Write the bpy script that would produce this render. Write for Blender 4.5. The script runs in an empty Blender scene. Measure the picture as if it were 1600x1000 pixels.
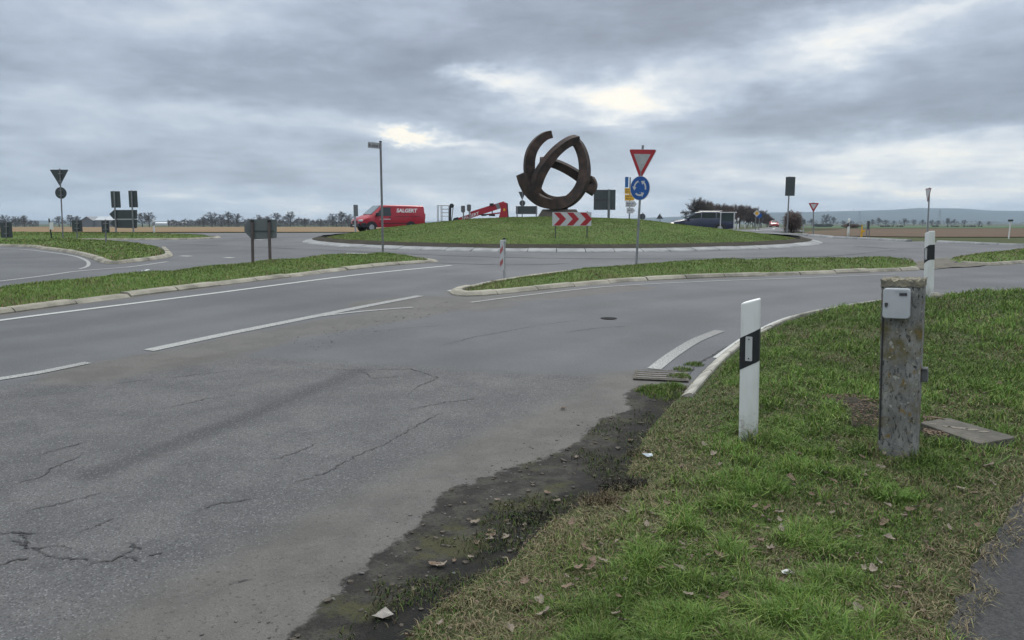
import bpy, bmesh, math, random
import numpy as np
from mathutils import Vector, Matrix, geometry
random.seed(7)
RNG = np.random.default_rng(11)
R = math.radians
sc = bpy.context.scene
COL = sc.collection

# ------------------------------------------------------------------ camera
F, CX, CY, HOR = 1180.0, 800.0, 500.0, 345.0
EYE = 1.61
TH = math.atan((CY - HOR) / F)
cam_d = bpy.data.cameras.new('camera')
cam_d.sensor_width = 36.0
cam_d.lens = F / 1600.0 * 36.0
cam_d.clip_start = 0.05
cam_d.clip_end = 12000
cam = bpy.data.objects.new('camera', cam_d)
COL.objects.link(cam)
cam.location = (0, 0, EYE)
cam.rotation_euler = (math.pi / 2 - TH, 0, 0)
sc.camera = cam

def ray(px, py):
    u, v = (px - CX) / F, (CY - py) / F
    return Vector((u, math.cos(TH) + v * math.sin(TH), -math.sin(TH) + v * math.cos(TH)))

# ------------------------------------------------------------------ sky, sun, exposure
sc.view_settings.view_transform = 'Standard'
sc.view_settings.look = 'None'
sc.view_settings.exposure = 0.19
sc.view_settings.gamma = 1.0
SUN_EL, SUN_AZ = R(38), R(12)          # azimuth clockwise from +y

def lin(c):
    return tuple(((x / 255.0) / 12.92 if x / 255.0 <= 0.04045 else ((x / 255.0 + 0.055) / 1.055) ** 2.4) for x in c) + (1.0,)

def build_world():
    w = bpy.data.worlds.new('World'); sc.world = w; w.use_nodes = True
    nt = w.node_tree; N = nt.nodes; L = nt.links
    N.clear()
    def new(t, **k):
        n = N.new(t)
        for a, b in k.items(): setattr(n, a, b)
        return n
    def m(op, a, b=None, c=None, clamp=False):
        n = new('ShaderNodeMath', operation=op, use_clamp=clamp)
        for i, x in enumerate((a, b, c)):
            if x is None: continue
            if isinstance(x, (int, float)): n.inputs[i].default_value = x
            else: L.new(x, n.inputs[i])
        return n.outputs[0]
    tc = new('ShaderNodeTexCoord')
    sep = new('ShaderNodeSeparateXYZ'); L.new(tc.outputs['Generated'], sep.inputs[0])
    X, Y, Z = sep.outputs
    az = m('ARCTAN2', X, Y)
    el = m('ARCSINE', Z)
    # cloud deck seen in perspective
    zz = m('ADD', m('MAXIMUM', Z, 0.0), 0.10)
    cv = new('ShaderNodeCombineXYZ')
    L.new(m('DIVIDE', X, zz), cv.inputs[0]); L.new(m('DIVIDE', Y, zz), cv.inputs[1])
    def noise(vec, scale, detail, rough, dist=0.0):
        n = new('ShaderNodeTexNoise'); n.inputs['Scale'].default_value = scale
        n.inputs['Detail'].default_value = detail; n.inputs['Roughness'].default_value = rough
        n.inputs['Distortion'].default_value = dist
        L.new(vec, n.inputs['Vector']); return n
    deck = noise(cv.outputs[0], 0.9, 8, 0.58, 0.25)
    fine = noise(cv.outputs[0], 2.6, 6, 0.55, 0.2)
    # warp for the big cloud shapes
    av = new('ShaderNodeCombineXYZ')
    L.new(m('MULTIPLY', az, 5.0), av.inputs[0]); L.new(m('MULTIPLY', el, 13.0), av.inputs[1])
    wp = noise(av.outputs[0], 1.0, 7, 0.62)
    lump = noise(av.outputs[0], 1.7, 7, 0.58, 0.15)
    ws = new('ShaderNodeSeparateColor'); L.new(wp.outputs['Color'], ws.inputs[0])
    az2 = m('ADD', az, m('MULTIPLY', m('SUBTRACT', ws.outputs[0], 0.5), 0.34))
    el2 = m('ADD', el, m('MULTIPLY', m('SUBTRACT', ws.outputs[1], 0.5), 0.12))
    tot = m('ADD', m('MULTIPLY', m('SUBTRACT', deck.outputs['Fac'], 0.5), 0.70), 0.47)
    tot = m('ADD', tot, m('MULTIPLY', m('SUBTRACT', fine.outputs['Fac'], 0.5), 0.20))
    tot = m('ADD', tot, m('MULTIPLY', m('SUBTRACT', lump.outputs['Fac'], 0.5), 0.60))
    blobs = [(1000, 35, 430, 62, 6, -.30), (250, 130, 330, 75, 0, -.14), (650, 135, 110, 45, 0, -.10), (330, 20, 150, 30, 0, .08),
             (930, 150, 135, 36, -8, .40), (1120, 98, 210, 32, 14, .23), (1420, 25, 200, 24, 16, .22), (740, 135, 60, 14, 0, .32),
             (612, 212, 34, 11, -8, .52), (680, 224, 90, 10, -4, .32), (400, 190, 150, 24, -4, .16), (60, 190, 120, 30, 0, .08),
             (1500, 250, 260, 50, 0, .10), (1360, 160, 330, 44, 0, -.24), (1150, 205, 230, 26, 3, -.16), (1440, 235, 240, 20, -2, .18), (1500, 285, 200, 14, 0, .14),
             (500, 318, 180, 12, 0, .20), (900, 318, 140, 16, 0, .22), (1250, 290, 180, 12, 0, .14), (760, 262, 120, 12, 0, .14),
             (350, 265, 330, 22, 0, -.10), (800, 190, 130, 22, 0, -.10), (1560, 120, 100, 30, 0, -.08)]
    for px, py, rx, ry, ang, amp in blobs:
        d = ray(px, py); d.normalize()
        a0, e0 = math.atan2(d.x, d.y), math.asin(d.z)
        da, de = m('SUBTRACT', az2, a0), m('SUBTRACT', el2, e0)
        c, s = math.cos(R(ang)), math.sin(R(ang))
        u = m('MULTIPLY', m('ADD', m('MULTIPLY', da, c), m('MULTIPLY', de, s)), F / rx)
        v = m('MULTIPLY', m('SUBTRACT', m('MULTIPLY', de, c), m('MULTIPLY', da, s)), F / ry)
        q = m('ADD', m('MULTIPLY', u, u), m('MULTIPLY', v, v))
        g = m('POWER', 2.718, m('MULTIPLY', q, -0.8))
        tot = m('MULTIPLY_ADD', g, amp*1.2, tot)
    rp = new('ShaderNodeValToRGB'); L.new(tot, rp.inputs[0])
    cr = rp.color_ramp
    stops = [(0.0, (121, 129, 143)), (0.25, (146, 156, 171)), (0.45, (171, 182, 197)), (0.60, (194, 202, 212)),
             (0.76, (224, 227, 228)), (0.95, (252, 245, 230))]
    cr.elements[0].position = 0.0; cr.elements[0].color = lin(stops[0][1])
    cr.elements[1].position = 0.95; cr.elements[1].color = lin(stops[-1][1])
    for p, c in stops[1:-1]:
        e = cr.elements.new(p); e.color = lin(c)
    # overcast brightening towards the zenith (above what the photo frames)
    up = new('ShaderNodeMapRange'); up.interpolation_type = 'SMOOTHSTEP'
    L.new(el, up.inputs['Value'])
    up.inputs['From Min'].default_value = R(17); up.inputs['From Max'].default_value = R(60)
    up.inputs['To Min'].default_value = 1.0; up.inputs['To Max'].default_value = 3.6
    nf = new('ShaderNodeMapRange'); L.new(el, nf.inputs['Value']); nf.inputs['From Min'].default_value = R(17); nf.inputs['From Max'].default_value = R(40)
    nm = new('ShaderNodeMix', data_type='RGBA'); L.new(nf.outputs[0], nm.inputs[0]); L.new(rp.outputs[0], nm.inputs[6]); nm.inputs[7].default_value = lin((178, 182, 184))
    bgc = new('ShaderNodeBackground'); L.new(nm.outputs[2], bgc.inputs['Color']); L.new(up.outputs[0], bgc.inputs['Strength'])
    sky = new('ShaderNodeTexSky', sky_type='NISHITA'); sky.sun_disc = False
    sky.sun_elevation = SUN_EL; sky.sun_rotation = SUN_AZ
    bgs = new('ShaderNodeBackground'); bgs.inputs['Strength'].default_value = 0.1
    L.new(sky.outputs[0], bgs.inputs['Color'])
    mx = new('ShaderNodeMixShader'); mx.inputs[0].default_value = 0.93
    L.new(bgs.outputs[0], mx.inputs[1]); L.new(bgc.outputs[0], mx.inputs[2])
    out = new('ShaderNodeOutputWorld'); L.new(mx.outputs[0], out.inputs[0])
build_world()
sun_d = bpy.data.lights.new('sun', 'SUN'); sun_d.energy = 1.3; sun_d.angle = R(24); sun_d.color = (1.0, 0.96, 0.90)
sun = bpy.data.objects.new('sun', sun_d); COL.objects.link(sun)
sd = Vector((math.sin(SUN_AZ) * math.cos(SUN_EL), math.cos(SUN_AZ) * math.cos(SUN_EL), math.sin(SUN_EL)))
sun.rotation_euler = sd.to_track_quat('Z', 'Y').to_euler(); sun.location = sd * 60

# ------------------------------------------------------------------ terrain
_gy = np.array([-400, 0, 5.6, 9, 12, 16, 20, 28, 37, 48, 58, 75, 100, 180, 500, 1000, 2000, 4200], float)
_gz = np.array([0, 0, .02, .13, .25, .35, .43, .56, .66, .75, .80, .752, .593, .084, -2.2, -3.9, -6.0, -10], float)
_h = np.diff(_gy); _dl = np.diff(_gz) / _h
_mm = np.zeros_like(_gy)
for i in range(1, len(_gy) - 1):
    if _dl[i - 1] * _dl[i] > 0:
        w1, w2 = 2 * _h[i] + _h[i - 1], _h[i] + 2 * _h[i - 1]
        _mm[i] = (w1 + w2) / (w1 / _dl[i - 1] + w2 / _dl[i])
def g(y):
    y = np.clip(np.asarray(y, float), -400, 4200)
    k = np.clip(np.searchsorted(_gy, y, side='right') - 1, 0, len(_gy) - 2)
    t = (y - _gy[k]) / _h[k]
    return ((2*t**3-3*t**2+1)*_gz[k] + (t**3-2*t**2+t)*_h[k]*_mm[k] + (-2*t**3+3*t**2)*_gz[k+1] + (t**3-t**2)*_h[k]*_mm[k+1])

def at(px, py, off=0.0):
    """point of the ground seen at pixel (px, py) of the 1600 x 1000 photo"""
    d = ray(px, py)
    lo, hi = 0.3, 4000.0
    for _ in range(70):
        t = math.sqrt(lo * hi)
        if EYE + d.z * t > float(g(d.y * t)) + off: lo = t
        else: hi = t
    t = math.sqrt(lo * hi)
    return Vector((d.x * t, d.y * t, EYE + d.z * t))
def atY(px, py, Y):
    d = ray(px, py); t = Y / d.y
    return Vector((d.x * t, Y, EYE + d.z * t))
def ragged(poly, n=10, amp=.05, seed=1):
    r = np.random.default_rng(seed); p = smooth_line(poly, n); q = p.copy(); d = np.gradient(p, axis=0); d /= np.linalg.norm(d, axis=1)[:, None] + 1e-9
    s_ = np.convolve(r.standard_normal(len(p) + 2), (.4, .7, .4), 'valid')*amp
    s_ = s_[:len(p)]; q[:, 0] -= d[:, 1]*s_; q[:, 1] += d[:, 0]*s_; return q
def G2(pts):
    """mixed list of pixels (px, py) and world points ('w', x, y) -> ground xy"""
    r = []
    for p in pts:
        if p[0] == 'w': r.append((float(p[1]), float(p[2])))
        else:
            q = at(*p); r.append((q.x, q.y))
    return np.array(r)

def vnoise(x, y, seed=0):
    x = np.asarray(x, float); y = np.asarray(y, float)
    xi = np.floor(x).astype(np.int64); yi = np.floor(y).astype(np.int64)
    fx, fy = x - xi, y - yi
    fx = fx*fx*(3-2*fx); fy = fy*fy*(3-2*fy)
    def hsh(a, b):
        h = (a * 374761393 + b * 668265263 + seed * 974634541) & 0xffffffff
        h = ((h ^ (h >> 13)) * 1274126177) & 0xffffffff
        return ((h ^ (h >> 16)) & 0xffff) / 65535.0
    return (hsh(xi, yi)*(1-fx) + hsh(xi+1, yi)*fx)*(1-fy) + (hsh(xi, yi+1)*(1-fx) + hsh(xi+1, yi+1)*fx)*fy
def fbm(x, y, sc_, oct_=4, seed=0):
    t = 0; a = 1; s = 0
    for o in range(oct_):
        t = t + a * vnoise(np.asarray(x)*sc_*2**o + 17.3*o, np.asarray(y)*sc_*2**o - 9.1*o, seed + o); s += a; a *= .5
    return t / s
def inside(poly, x, y):
    x = np.asarray(x, float); y = np.asarray(y, float)
    r = np.zeros(x.shape, bool); n = len(poly); j = n - 1
    for i in range(n):
        xi, yi = poly[i]; xj, yj = poly[j]
        if yi != yj:
            c = ((yi > y) != (yj > y)) & (x < (xj - xi) * (y - yi) / (yj - yi) + xi)
            r ^= c
        j = i
    return r
def dist(line, x, y, closed=False):
    x = np.asarray(x, float); y = np.asarray(y, float)
    d = np.full(x.shape, 1e18); n = len(line)
    for i in range(n if closed else n - 1):
        ax, ay = line[i]; bx, by = line[(i + 1) % n]
        dx, dy = bx - ax, by - ay; l2 = dx*dx + dy*dy + 1e-12
        t = np.clip(((x - ax)*dx + (y - ay)*dy) / l2, 0, 1)
        d = np.minimum(d, (x - ax - t*dx)**2 + (y - ay - t*dy)**2)
    return np.sqrt(d)
def sstep(a, b, v):
    t = np.clip((np.asarray(v) - a) / (b - a), 0, 1); return t*t*(3-2*t)
def smooth_line(pts, n=8, closed=False):
    """Catmull-Rom"""
    p = np.asarray(pts, float); N_ = len(p); out = []
    rng = range(N_ if closed else N_ - 1)
    for i in rng:
        if closed: a, b, c, d = p[i-1], p[i], p[(i+1) % N_], p[(i+2) % N_]
        else: a, b, c, d = p[max(i-1, 0)], p[i], p[i+1], p[min(i+2, N_-1)]
        for k in range(n):
            t = k / n
            out.append(.5*((2*b) + (-a+c)*t + (2*a-5*b+4*c-d)*t*t + (-a+3*b-3*c+d)*t**3))
    if not closed: out.append(p[-1])
    return np.array(out)
def resample(pts, step):
    p = np.asarray(pts, float); s = np.r_[0, np.cumsum(np.hypot(*np.diff(p[:, :2], axis=0).T))]
    n = max(2, int(round(s[-1] / step)) + 1); q = np.linspace(0, s[-1], n)
    return np.stack([np.interp(q, s, p[:, k]) for k in range(p.shape[1])], 1)

# ------------------------------------------------------------------ materials
MATS = {}
def nodes_of(name):
    m = bpy.data.materials.new(name); m.use_nodes = True
    return m, m.node_tree, m.node_tree.nodes, m.node_tree.links, m.node_tree.nodes['Principled BSDF']
def mat(name, c1, c2=None, scale=6.0, rough=.6, metal=0.0, bump=0.0, bscale=60.0, spec=.4, stretch=(1, 1, 1), detail=5, lo=.35, hi=.65):
    """two-tone worn surface"""
    if name in MATS: return MATS[name]
    m, nt, N, L, B = nodes_of(name)
    c2 = c2 or tuple(x * .8 for x in c1)
    tc = N.new('ShaderNodeTexCoord'); mp = N.new('ShaderNodeMapping'); mp.inputs['Scale'].default_value = stretch
    L.new(tc.outputs['Object'], mp.inputs[0])
    n = N.new('ShaderNodeTexNoise'); n.inputs['Scale'].default_value = scale; n.inputs['Detail'].default_value = detail
    n.inputs['Roughness'].default_value = .6
    L.new(mp.outputs[0], n.inputs['Vector'])
    r = N.new('ShaderNodeValToRGB'); r.color_ramp.elements[0].position = lo; r.color_ramp.elements[1].position = hi
    r.color_ramp.elements[0].color = (*c1, 1); r.color_ramp.elements[1].color = (*c2, 1)
    L.new(n.outputs['Fac'], r.inputs[0]); L.new(r.outputs[0], B.inputs['Base Color'])
    B.inputs['Roughness'].default_value = rough; B.inputs['Metallic'].default_value = metal
    B.inputs['Specular IOR Level'].default_value = spec
    if bump:
        n2 = N.new('ShaderNodeTexNoise'); n2.inputs['Scale'].default_value = bscale; n2.inputs['Detail'].default_value = 4
        L.new(mp.outputs[0], n2.inputs['Vector'])
        b = N.new('ShaderNodeBump'); b.inputs['Strength'].default_value = bump; b.inputs['Distance'].default_value = .01
        L.new(n2.outputs['Fac'], b.inputs['Height']); L.new(b.outputs[0], B.inputs['Normal'])
    MATS[name] = m; return m
def glow(name, c, s):
    m, nt, N, L, B = nodes_of(name)
    B.inputs['Base Color'].default_value = (*c, 1); B.inputs['Emission Color'].default_value = (*c, 1); B.inputs['Emission Strength'].default_value = s
    return m

def asphalt_material():
    m, nt, N, L, B = nodes_of('asphalt')
    tc = N.new('ShaderNodeTexCoord')
    def noise(scale, detail=5, rough=.6, vec=None):
        n = N.new('ShaderNodeTexNoise'); n.inputs['Scale'].default_value = scale; n.inputs['Detail'].default_value = detail
        n.inputs['Roughness'].default_value = rough; L.new(vec or tc.outputs['Object'], n.inputs['Vector']); return n.outputs['Fac']
    def attr(a):
        n = N.new('ShaderNodeAttribute'); n.attribute_name = a; return n.outputs['Fac']
    def mth(op, a, b=0.0, clamp=False):
        n = N.new('ShaderNodeMath'); n.operation = op; n.use_clamp = clamp
        for i, x in enumerate((a, b)):
            if isinstance(x, (int, float)): n.inputs[i].default_value = x
            else: L.new(x, n.inputs[i])
        return n.outputs[0]
    def mix(f, a, b, bt='MIX'):
        n = N.new('ShaderNodeMix'); n.data_type = 'RGBA'; n.blend_type = bt
        if isinstance(f, (int, float)): n.inputs[0].default_value = f
        else: L.new(f, n.inputs[0])
        for i, x in ((6, a), (7, b)):
            if isinstance(x, tuple): n.inputs[i].default_value = (*x, 1)
            else: L.new(x, n.inputs[i])
        return n.outputs[2]
    def edge(v, lo, hi):
        n = N.new('ShaderNodeMapRange'); n.interpolation_type = 'SMOOTHSTEP'; L.new(v, n.inputs[0])
        n.inputs[1].default_value = lo; n.inputs[2].default_value = hi; return n.outputs[0]
    big = noise(.35, 5); mid = noise(2.2, 6, .65); fine = noise(95, 3, .7); grit = noise(260, 2, .7)
    jag = noise(7, 6, .7)
    smooth_c = mix(edge(big, .35, .65), (.098, .102, .110), (.132, .137, .145))
    coarse_c = mix(edge(mid, .35, .65), (.090, .090, .092), (.126, .124, .123))
    cf = edge(mth('ADD', attr('coarse'), mth('MULTIPLY', mth('SUBTRACT', jag, .5), .7)), .15, .85)
    col = mix(cf, smooth_c, coarse_c)
    # worn tyre paths
    col = mix(mth('MULTIPLY', attr('track'), .55, True), col, (.058, .058, .060))
    # aggregate: light and dark stones, stronger where the surface is coarse
    vo = N.new('ShaderNodeTexVoronoi'); vo.inputs['Scale'].default_value = 125; L.new(tc.outputs['Object'], vo.inputs['Vector'])
    vs = N.new('ShaderNodeSeparateColor'); L.new(vo.outputs['Color'], vs.inputs[0])
    k = mth('ADD', mth('MULTIPLY', cf, .75), .25)
    light = mth('MULTIPLY', edge(vs.outputs[0], .80, .98), k)
    dark = mth('MULTIPLY', edge(vs.outputs[1], .62, .95), k)
    col = mix(mth('MULTIPLY', light, .50), col, (.27, .27, .275))
    col = mix(mth('MULTIPLY', dark, .65), col, (.035, .035, .038))
    col = mix(mth('MULTIPLY', edge(fine, .35, .7), .35), col, (.07, .07, .074))
    # dust, then mud
    df = edge(mth('ADD', attr('dust'), mth('MULTIPLY', mth('SUBTRACT', jag, .5), .7)), .25, .8)
    dcol = mix(edge(mid, .4, .6), (.102, .095, .086), (.124, .116, .105))
    col = mix(mth('MULTIPLY', df, .72), col, dcol)
    sp = mth('MULTIPLY', edge(noise(38, 3, .75), .60, .66), df)
    col = mix(mth('MULTIPLY', sp, .75), col, (.05, .046, .040))
    mf = edge(mth('ADD', attr('mud'), mth('MULTIPLY', mth('SUBTRACT', jag, .5), .55)), .46, .54)
    mcol = mix(edge(noise(5, 6, .7), .42, .62), (.026, .025, .023), (.056, .053, .046))
    mcol = mix(mth('MULTIPLY', edge(noise(1.9, 6, .7), .50, .62), .8), mcol, (.056, .056, .024))
    mcol = mix(mth('MULTIPLY', edge(noise(60, 3, .7), .55, .62), .6), mcol, (.010, .010, .009))
    col = mix(mth('MULTIPLY', mf, .95), col, mcol)
    wf = edge(mth('ADD', attr('wet'), mth('MULTIPLY', mth('SUBTRACT', noise(4, 6, .7), .5), .9)), .35, .65)
    col = mix(mth('MULTIPLY', mth('MULTIPLY', wf, mf), .72), col, (.011, .011, .011))
    L.new(col, B.inputs['Base Color'])
    B.inputs['Roughness'].default_value = .85
    L.new(mth('SUBTRACT', .25, mth('MULTIPLY', mf, .15)), B.inputs['Specular IOR Level'])
    h = mth('ADD', mth('MULTIPLY', fine, .6), mth('MULTIPLY', vo.outputs['Distance'], .8))
    h = mth('ADD', h, mth('MULTIPLY', mth('MULTIPLY', noise(14, 5, .7), mf), 3.0))
    b = N.new('ShaderNodeBump'); b.inputs['Strength'].default_value = .55; b.inputs['Distance'].default_value = .008
    L.new(h, b.inputs['Height']); L.new(b.outputs[0], B.inputs['Normal'])
    return m
M_ASPH = asphalt_material()

def turf_material(name, cols, scales=(.35, 2.5, 30), bump=.6):
    m, nt, N, L, B = nodes_of(name)
    tc = N.new('ShaderNodeTexCoord'); prev = None
    for i, (c, s) in enumerate(zip(cols[1:], scales)):
        n = N.new('ShaderNodeTexNoise'); n.inputs['Scale'].default_value = s; n.inputs['Detail'].default_value = 6; n.inputs['Roughness'].default_value = .65
        L.new(tc.outputs['Object'], n.inputs['Vector'])
        r = N.new('ShaderNodeMapRange'); r.interpolation_type = 'SMOOTHSTEP'; r.inputs[1].default_value = .42; r.inputs[2].default_value = .62
        L.new(n.outputs['Fac'], r.inputs[0])
        x = N.new('ShaderNodeMix'); x.data_type = 'RGBA'; L.new(r.outputs[0], x.inputs[0])
        if prev is None: x.inputs[6].default_value = (*cols[0], 1)
        else: L.new(prev, x.inputs[6])
        x.inputs[7].default_value = (*c, 1); prev = x.outputs[2]; last = n
    L.new(prev, B.inputs['Base Color']); B.inputs['Roughness'].default_value = .95; B.inputs['Specular IOR Level'].default_value = .1
    b = N.new('ShaderNodeBump'); b.inputs['Strength'].default_value = bump; b.inputs['Distance'].default_value = .03
    L.new(last.outputs['Fac'], b.inputs['Height']); L.new(b.outputs[0], B.inputs['Normal'])
    return m
M_TURF = turf_material('turf', [(.062, .092, .030), (.086, .098, .042), (.052, .082, .026), (.050, .052, .026)])
M_MOUND = turf_material('mound_turf', [(.084, .142, .032), (.118, .138, .046), (.070, .122, .030), (.072, .104, .032)], (.35, 1.8, 12))
M_GROUND = turf_material('meadow', [(.060, .074, .030), (.086, .086, .040), (.050, .064, .026), (.045, .055, .022)], (.02, .2, 3))
M_SOIL = turf_material('wet_soil', [(.040, .034, .027), (.060, .052, .040), (.026, .023, .019), (.05, .045, .035)], (1.5, 6, 40))
M_TAN = turf_material('stubble', [(.215, .150, .088), (.185, .13, .076), (.235, .17, .10), (.175, .125, .07)], (.02, .15, 1.5))
M_PLOUGH = turf_material('ploughed', [(.110, .074, .052), (.128, .086, .060), (.098, .080, .050), (.09, .062, .045)], (.02, .15, 1.5))
M_GREEN = turf_material('crop', [(.060, .105, .046), (.072, .110, .050), (.056, .09, .042), (.055, .092, .040)], (.01, .1, 1))

def col_attr_material(name, rough=.8, trans=0.0):
    m, nt, N, L, B = nodes_of(name)
    a = N.new('ShaderNodeAttribute'); a.attribute_name = 'Col'
    L.new(a.outputs['Color'], B.inputs['Base Color']); B.inputs['Roughness'].default_value = rough; B.inputs['Specular IOR Level'].default_value = .25
    return m
M_BLADE = col_attr_material('grass_blade', .75)

M_KERB = mat('kerb_stone', (.345, .32, .262), (.15, .14, .115), 1.9, .9, bump=.5, bscale=45)
M_KERBG = mat('kerb_grey', (.30, .305, .31), (.185, .19, .195), 2.2, .9, bump=.5, bscale=45)
M_PAINT = None
def paint_material():
    m, nt, N, L, B = nodes_of('road_paint')
    tc = N.new('ShaderNodeTexCoord')
    n = N.new('ShaderNodeTexNoise'); n.inputs['Scale'].default_value = 60; n.inputs['Detail'].default_value = 5; n.inputs['Roughness'].default_value = .75
    L.new(tc.outputs['Object'], n.inputs[0])
    a = N.new('ShaderNodeAttribute'); a.attribute_name = 'wear'
    ad = N.new('ShaderNodeMath'); ad.operation = 'MULTIPLY_ADD'; L.new(a.outputs['Fac'], ad.inputs[0]); ad.inputs[1].default_value = .55; L.new(n.outputs['Fac'], ad.inputs[2])
    r = N.new('ShaderNodeValToRGB'); r.color_ramp.elements[0].position = .50; r.color_ramp.elements[1].position = .72
    r.color_ramp.elements[0].color = (.43, .435, .42, 1); r.color_ramp.elements[1].color = (.15, .15, .15, 1)
    L.new(ad.outputs[0], r.inputs[0]); L.new(r.outputs[0], B.inputs['Base Color']); B.inputs['Roughness'].default_value = .8
    return m
M_PAINT = paint_material()
M_STEEL = mat('galvanised_steel', (.24, .25, .26), (.17, .18, .19), 9, .55, .3)
M_POLE = mat('grey_pole', (.20, .20, .205), (.145, .145, .15), 7, .6, .2)
M_BACK = mat('sign_back', (.060, .070, .074), (.047, .056, .060), 3, .6)
M_BACKL = mat('sign_back_pale', (.135, .15, .155), (.10, .115, .12), 2.5, .6)
M_WHITE = mat('white_plastic', (.74, .745, .74), (.60, .60, .585), 5, .45)
M_SIGNW = mat('sign_white', (.50, .51, .52), (.44, .45, .46), 3, .4)
M_RED = mat('sign_red', (.36, .022, .030), (.30, .02, .026), 4, .4)
M_BLUE = mat('sign_blue', (.012, .085, .30), (.010, .07, .26), 4, .4)
M_YELL = mat('sign_yellow', (.70, .40, .03), (.62, .34, .03), 4, .45)
M_BLACK = mat('black_plastic', (.014, .015, .018), (.022, .023, .026), 8, .5)
M_VAN = mat('van_red', (.36, .014, .030), (.33, .012, .026), 2, .28, spec=.5)
M_CAR = mat('car_navy', (.030, .037, .070), (.026, .032, .060), 2, .25, spec=.5)
M_GLASS = mat('dark_glass', (.025, .035, .038), (.02, .028, .03), 2, .08, spec=.6)
M_WSCR = mat('windscreen', (.16, .22, .24), (.12, .17, .19), 2, .04, spec=.9)
M_TYRE = mat('tyre', (.016, .016, .017), (.022, .022, .023), 10, .8)
M_ALU = mat('aluminium', (.42, .43, .44), (.34, .35, .36), 6, .4, .4)
M_CORTEN = mat('rusted_steel', (.026, .019, .017), (.082, .048, .037), 1.9, .85, bump=.3, bscale=14, lo=.4, hi=.7)
M_PLINTH = mat('plinth', (.07, .062, .056), (.10, .085, .072), 2, .9)
M_LETTER = mat('white_lettering', (.78, .78, .78), (.72, .72, .72), 3, .5)
M_BARK = mat('bark', (.062, .054, .048), (.046, .040, .036), .6, .95)
M_TWIG = mat('twigs', (.080, .066, .058), (.060, .051, .047), .3, .95)
M_TWIGR = mat('brown_twigs', (.125, .088, .074), (.090, .068, .062), .3, .95)
M_EVERG = mat('evergreen', (.028, .036, .022), (.040, .046, .028), .3, .95)

# ------------------------------------------------------------------ mesh building
class MB:
    def __init__(s): s.v = []; s.f = []
    def add(s, vs, fs):
        o = len(s.v); s.v += [tuple(v) for v in vs]; s.f += [tuple(i + o for i in f) for f in fs]; return s
    def box(s, x0, x1, y0, y1, z0, z1, M=None):
        vs = [Vector((x, y, z)) for z in (z0, z1) for y in (y0, y1) for x in (x0, x1)]
        if M is not None: vs = [M @ v for v in vs]
        return s.add(vs, [(0, 2, 3, 1), (4, 5, 7, 6), (0, 1, 5, 4), (2, 6, 7, 3), (0, 4, 6, 2), (1, 3, 7, 5)])
    def tube(s, p0, p1, r0, r1=None, n=10, caps=True):
        r1 = r0 if r1 is None else r1; p0, p1 = Vector(p0), Vector(p1)
        d = (p1 - p0).normalized(); a = d.orthogonal().normalized(); b = d.cross(a)
        vs = [p + (a*math.cos(2*math.pi*i/n) + b*math.sin(2*math.pi*i/n))*r for p, r in ((p0, r0), (p1, r1)) for i in range(n)]
        fs = [(i, (i+1) % n, n + (i+1) % n, n + i) for i in range(n)]
        if caps: fs += [tuple(range(n - 1, -1, -1)), tuple(range(n, 2*n))]
        return s.add(vs, fs)
    def prism(s, outline, y0, y1, M=None):
        """outline in x, z; extruded along y"""
        n = len(outline)
        vs = [Vector((x, y, z)) for y in (y0, y1) for x, z in outline]
        if M is not None: vs = [M @ v for v in vs]
        fs = [tuple(range(n)), tuple(range(2*n - 1, n - 1, -1))] + [(i, i + n, (i+1) % n + n, (i+1) % n) for i in range(n)]
        return s.add(vs, fs)
    def prismz(s, outline, z0, z1):
        n = len(outline)
        vs = [(x, y, z) for z in (z0, z1) for x, y in outline]
        return s.add(vs, [tuple(range(n-1, -1, -1)), tuple(range(n, 2*n))] + [(i, (i+1) % n, (i+1) % n + n, i + n) for i in range(n)])
    def sweep(s, pts, w, h, up=Vector((0, 1, 0)), caps=True):
        """rectangular section along pts; w in the plane of the curve, h along up"""
        pts = [Vector(p) for p in pts]; n = len(pts); rings = []
        for i, p in enumerate(pts):
            t = (pts[min(i+1, n-1)] - pts[max(i-1, 0)]).normalized()
            sdir = t.cross(up).normalized(); u = sdir.cross(t).normalized()
            ww = w[i] if isinstance(w, (list, tuple, np.ndarray)) else w
            rings.append([p + sdir*ww/2*a + u*h/2*b for a, b in ((-1, -1), (1, -1), (1, 1), (-1, 1))])
        vs = [v for r in rings for v in r]; fs = []
        for i in range(n - 1):
            for k in range(4): fs.append((4*i + k, 4*i + (k+1) % 4, 4*i + 4 + (k+1) % 4, 4*i + 4 + k))
        if caps: fs += [(3, 2, 1, 0), tuple(4*(n-1) + k for k in range(4))]
        return s.add(vs, fs)
    def loft(s, rings, closed=True, caps=True):
        n = len(rings[0]); vs = [v for r in rings for v in r]; fs = []
        for i in range(len(rings) - 1):
            for k in range(n if closed else n - 1):
                fs.append((n*i + k, n*i + (k+1) % n, n*i + n + (k+1) % n, n*i + n + k))
        if caps: fs += [tuple(range(n - 1, -1, -1)), tuple(n*(len(rings)-1) + k for k in range(n))]
        return s.add(vs, fs)
    def build(s, name, m, parent=None, smooth=False, bevel=0.0, fix=True):
        me = bpy.data.meshes.new(name); me.from_pydata(s.v, [], s.f); me.update()
        if fix:
            bm = bmesh.new(); bm.from_mesh(me); bmesh.ops.recalc_face_normals(bm, faces=bm.faces); bm.to_mesh(me); bm.free()
        o = bpy.data.objects.new(name, me); COL.objects.link(o); me.materials.append(m)
        if smooth:
            me.polygons.foreach_set('use_smooth', [True]*len(me.polygons))
            try: me.set_sharp_from_angle(angle=R(42))
            except Exception: pass
        if bevel:
            b = o.modifiers.new('bevel', 'BEVEL'); b.width = bevel; b.segments = 2; b.limit_method = 'ANGLE'
        if parent is not None: o.parent = parent
        return o
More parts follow.
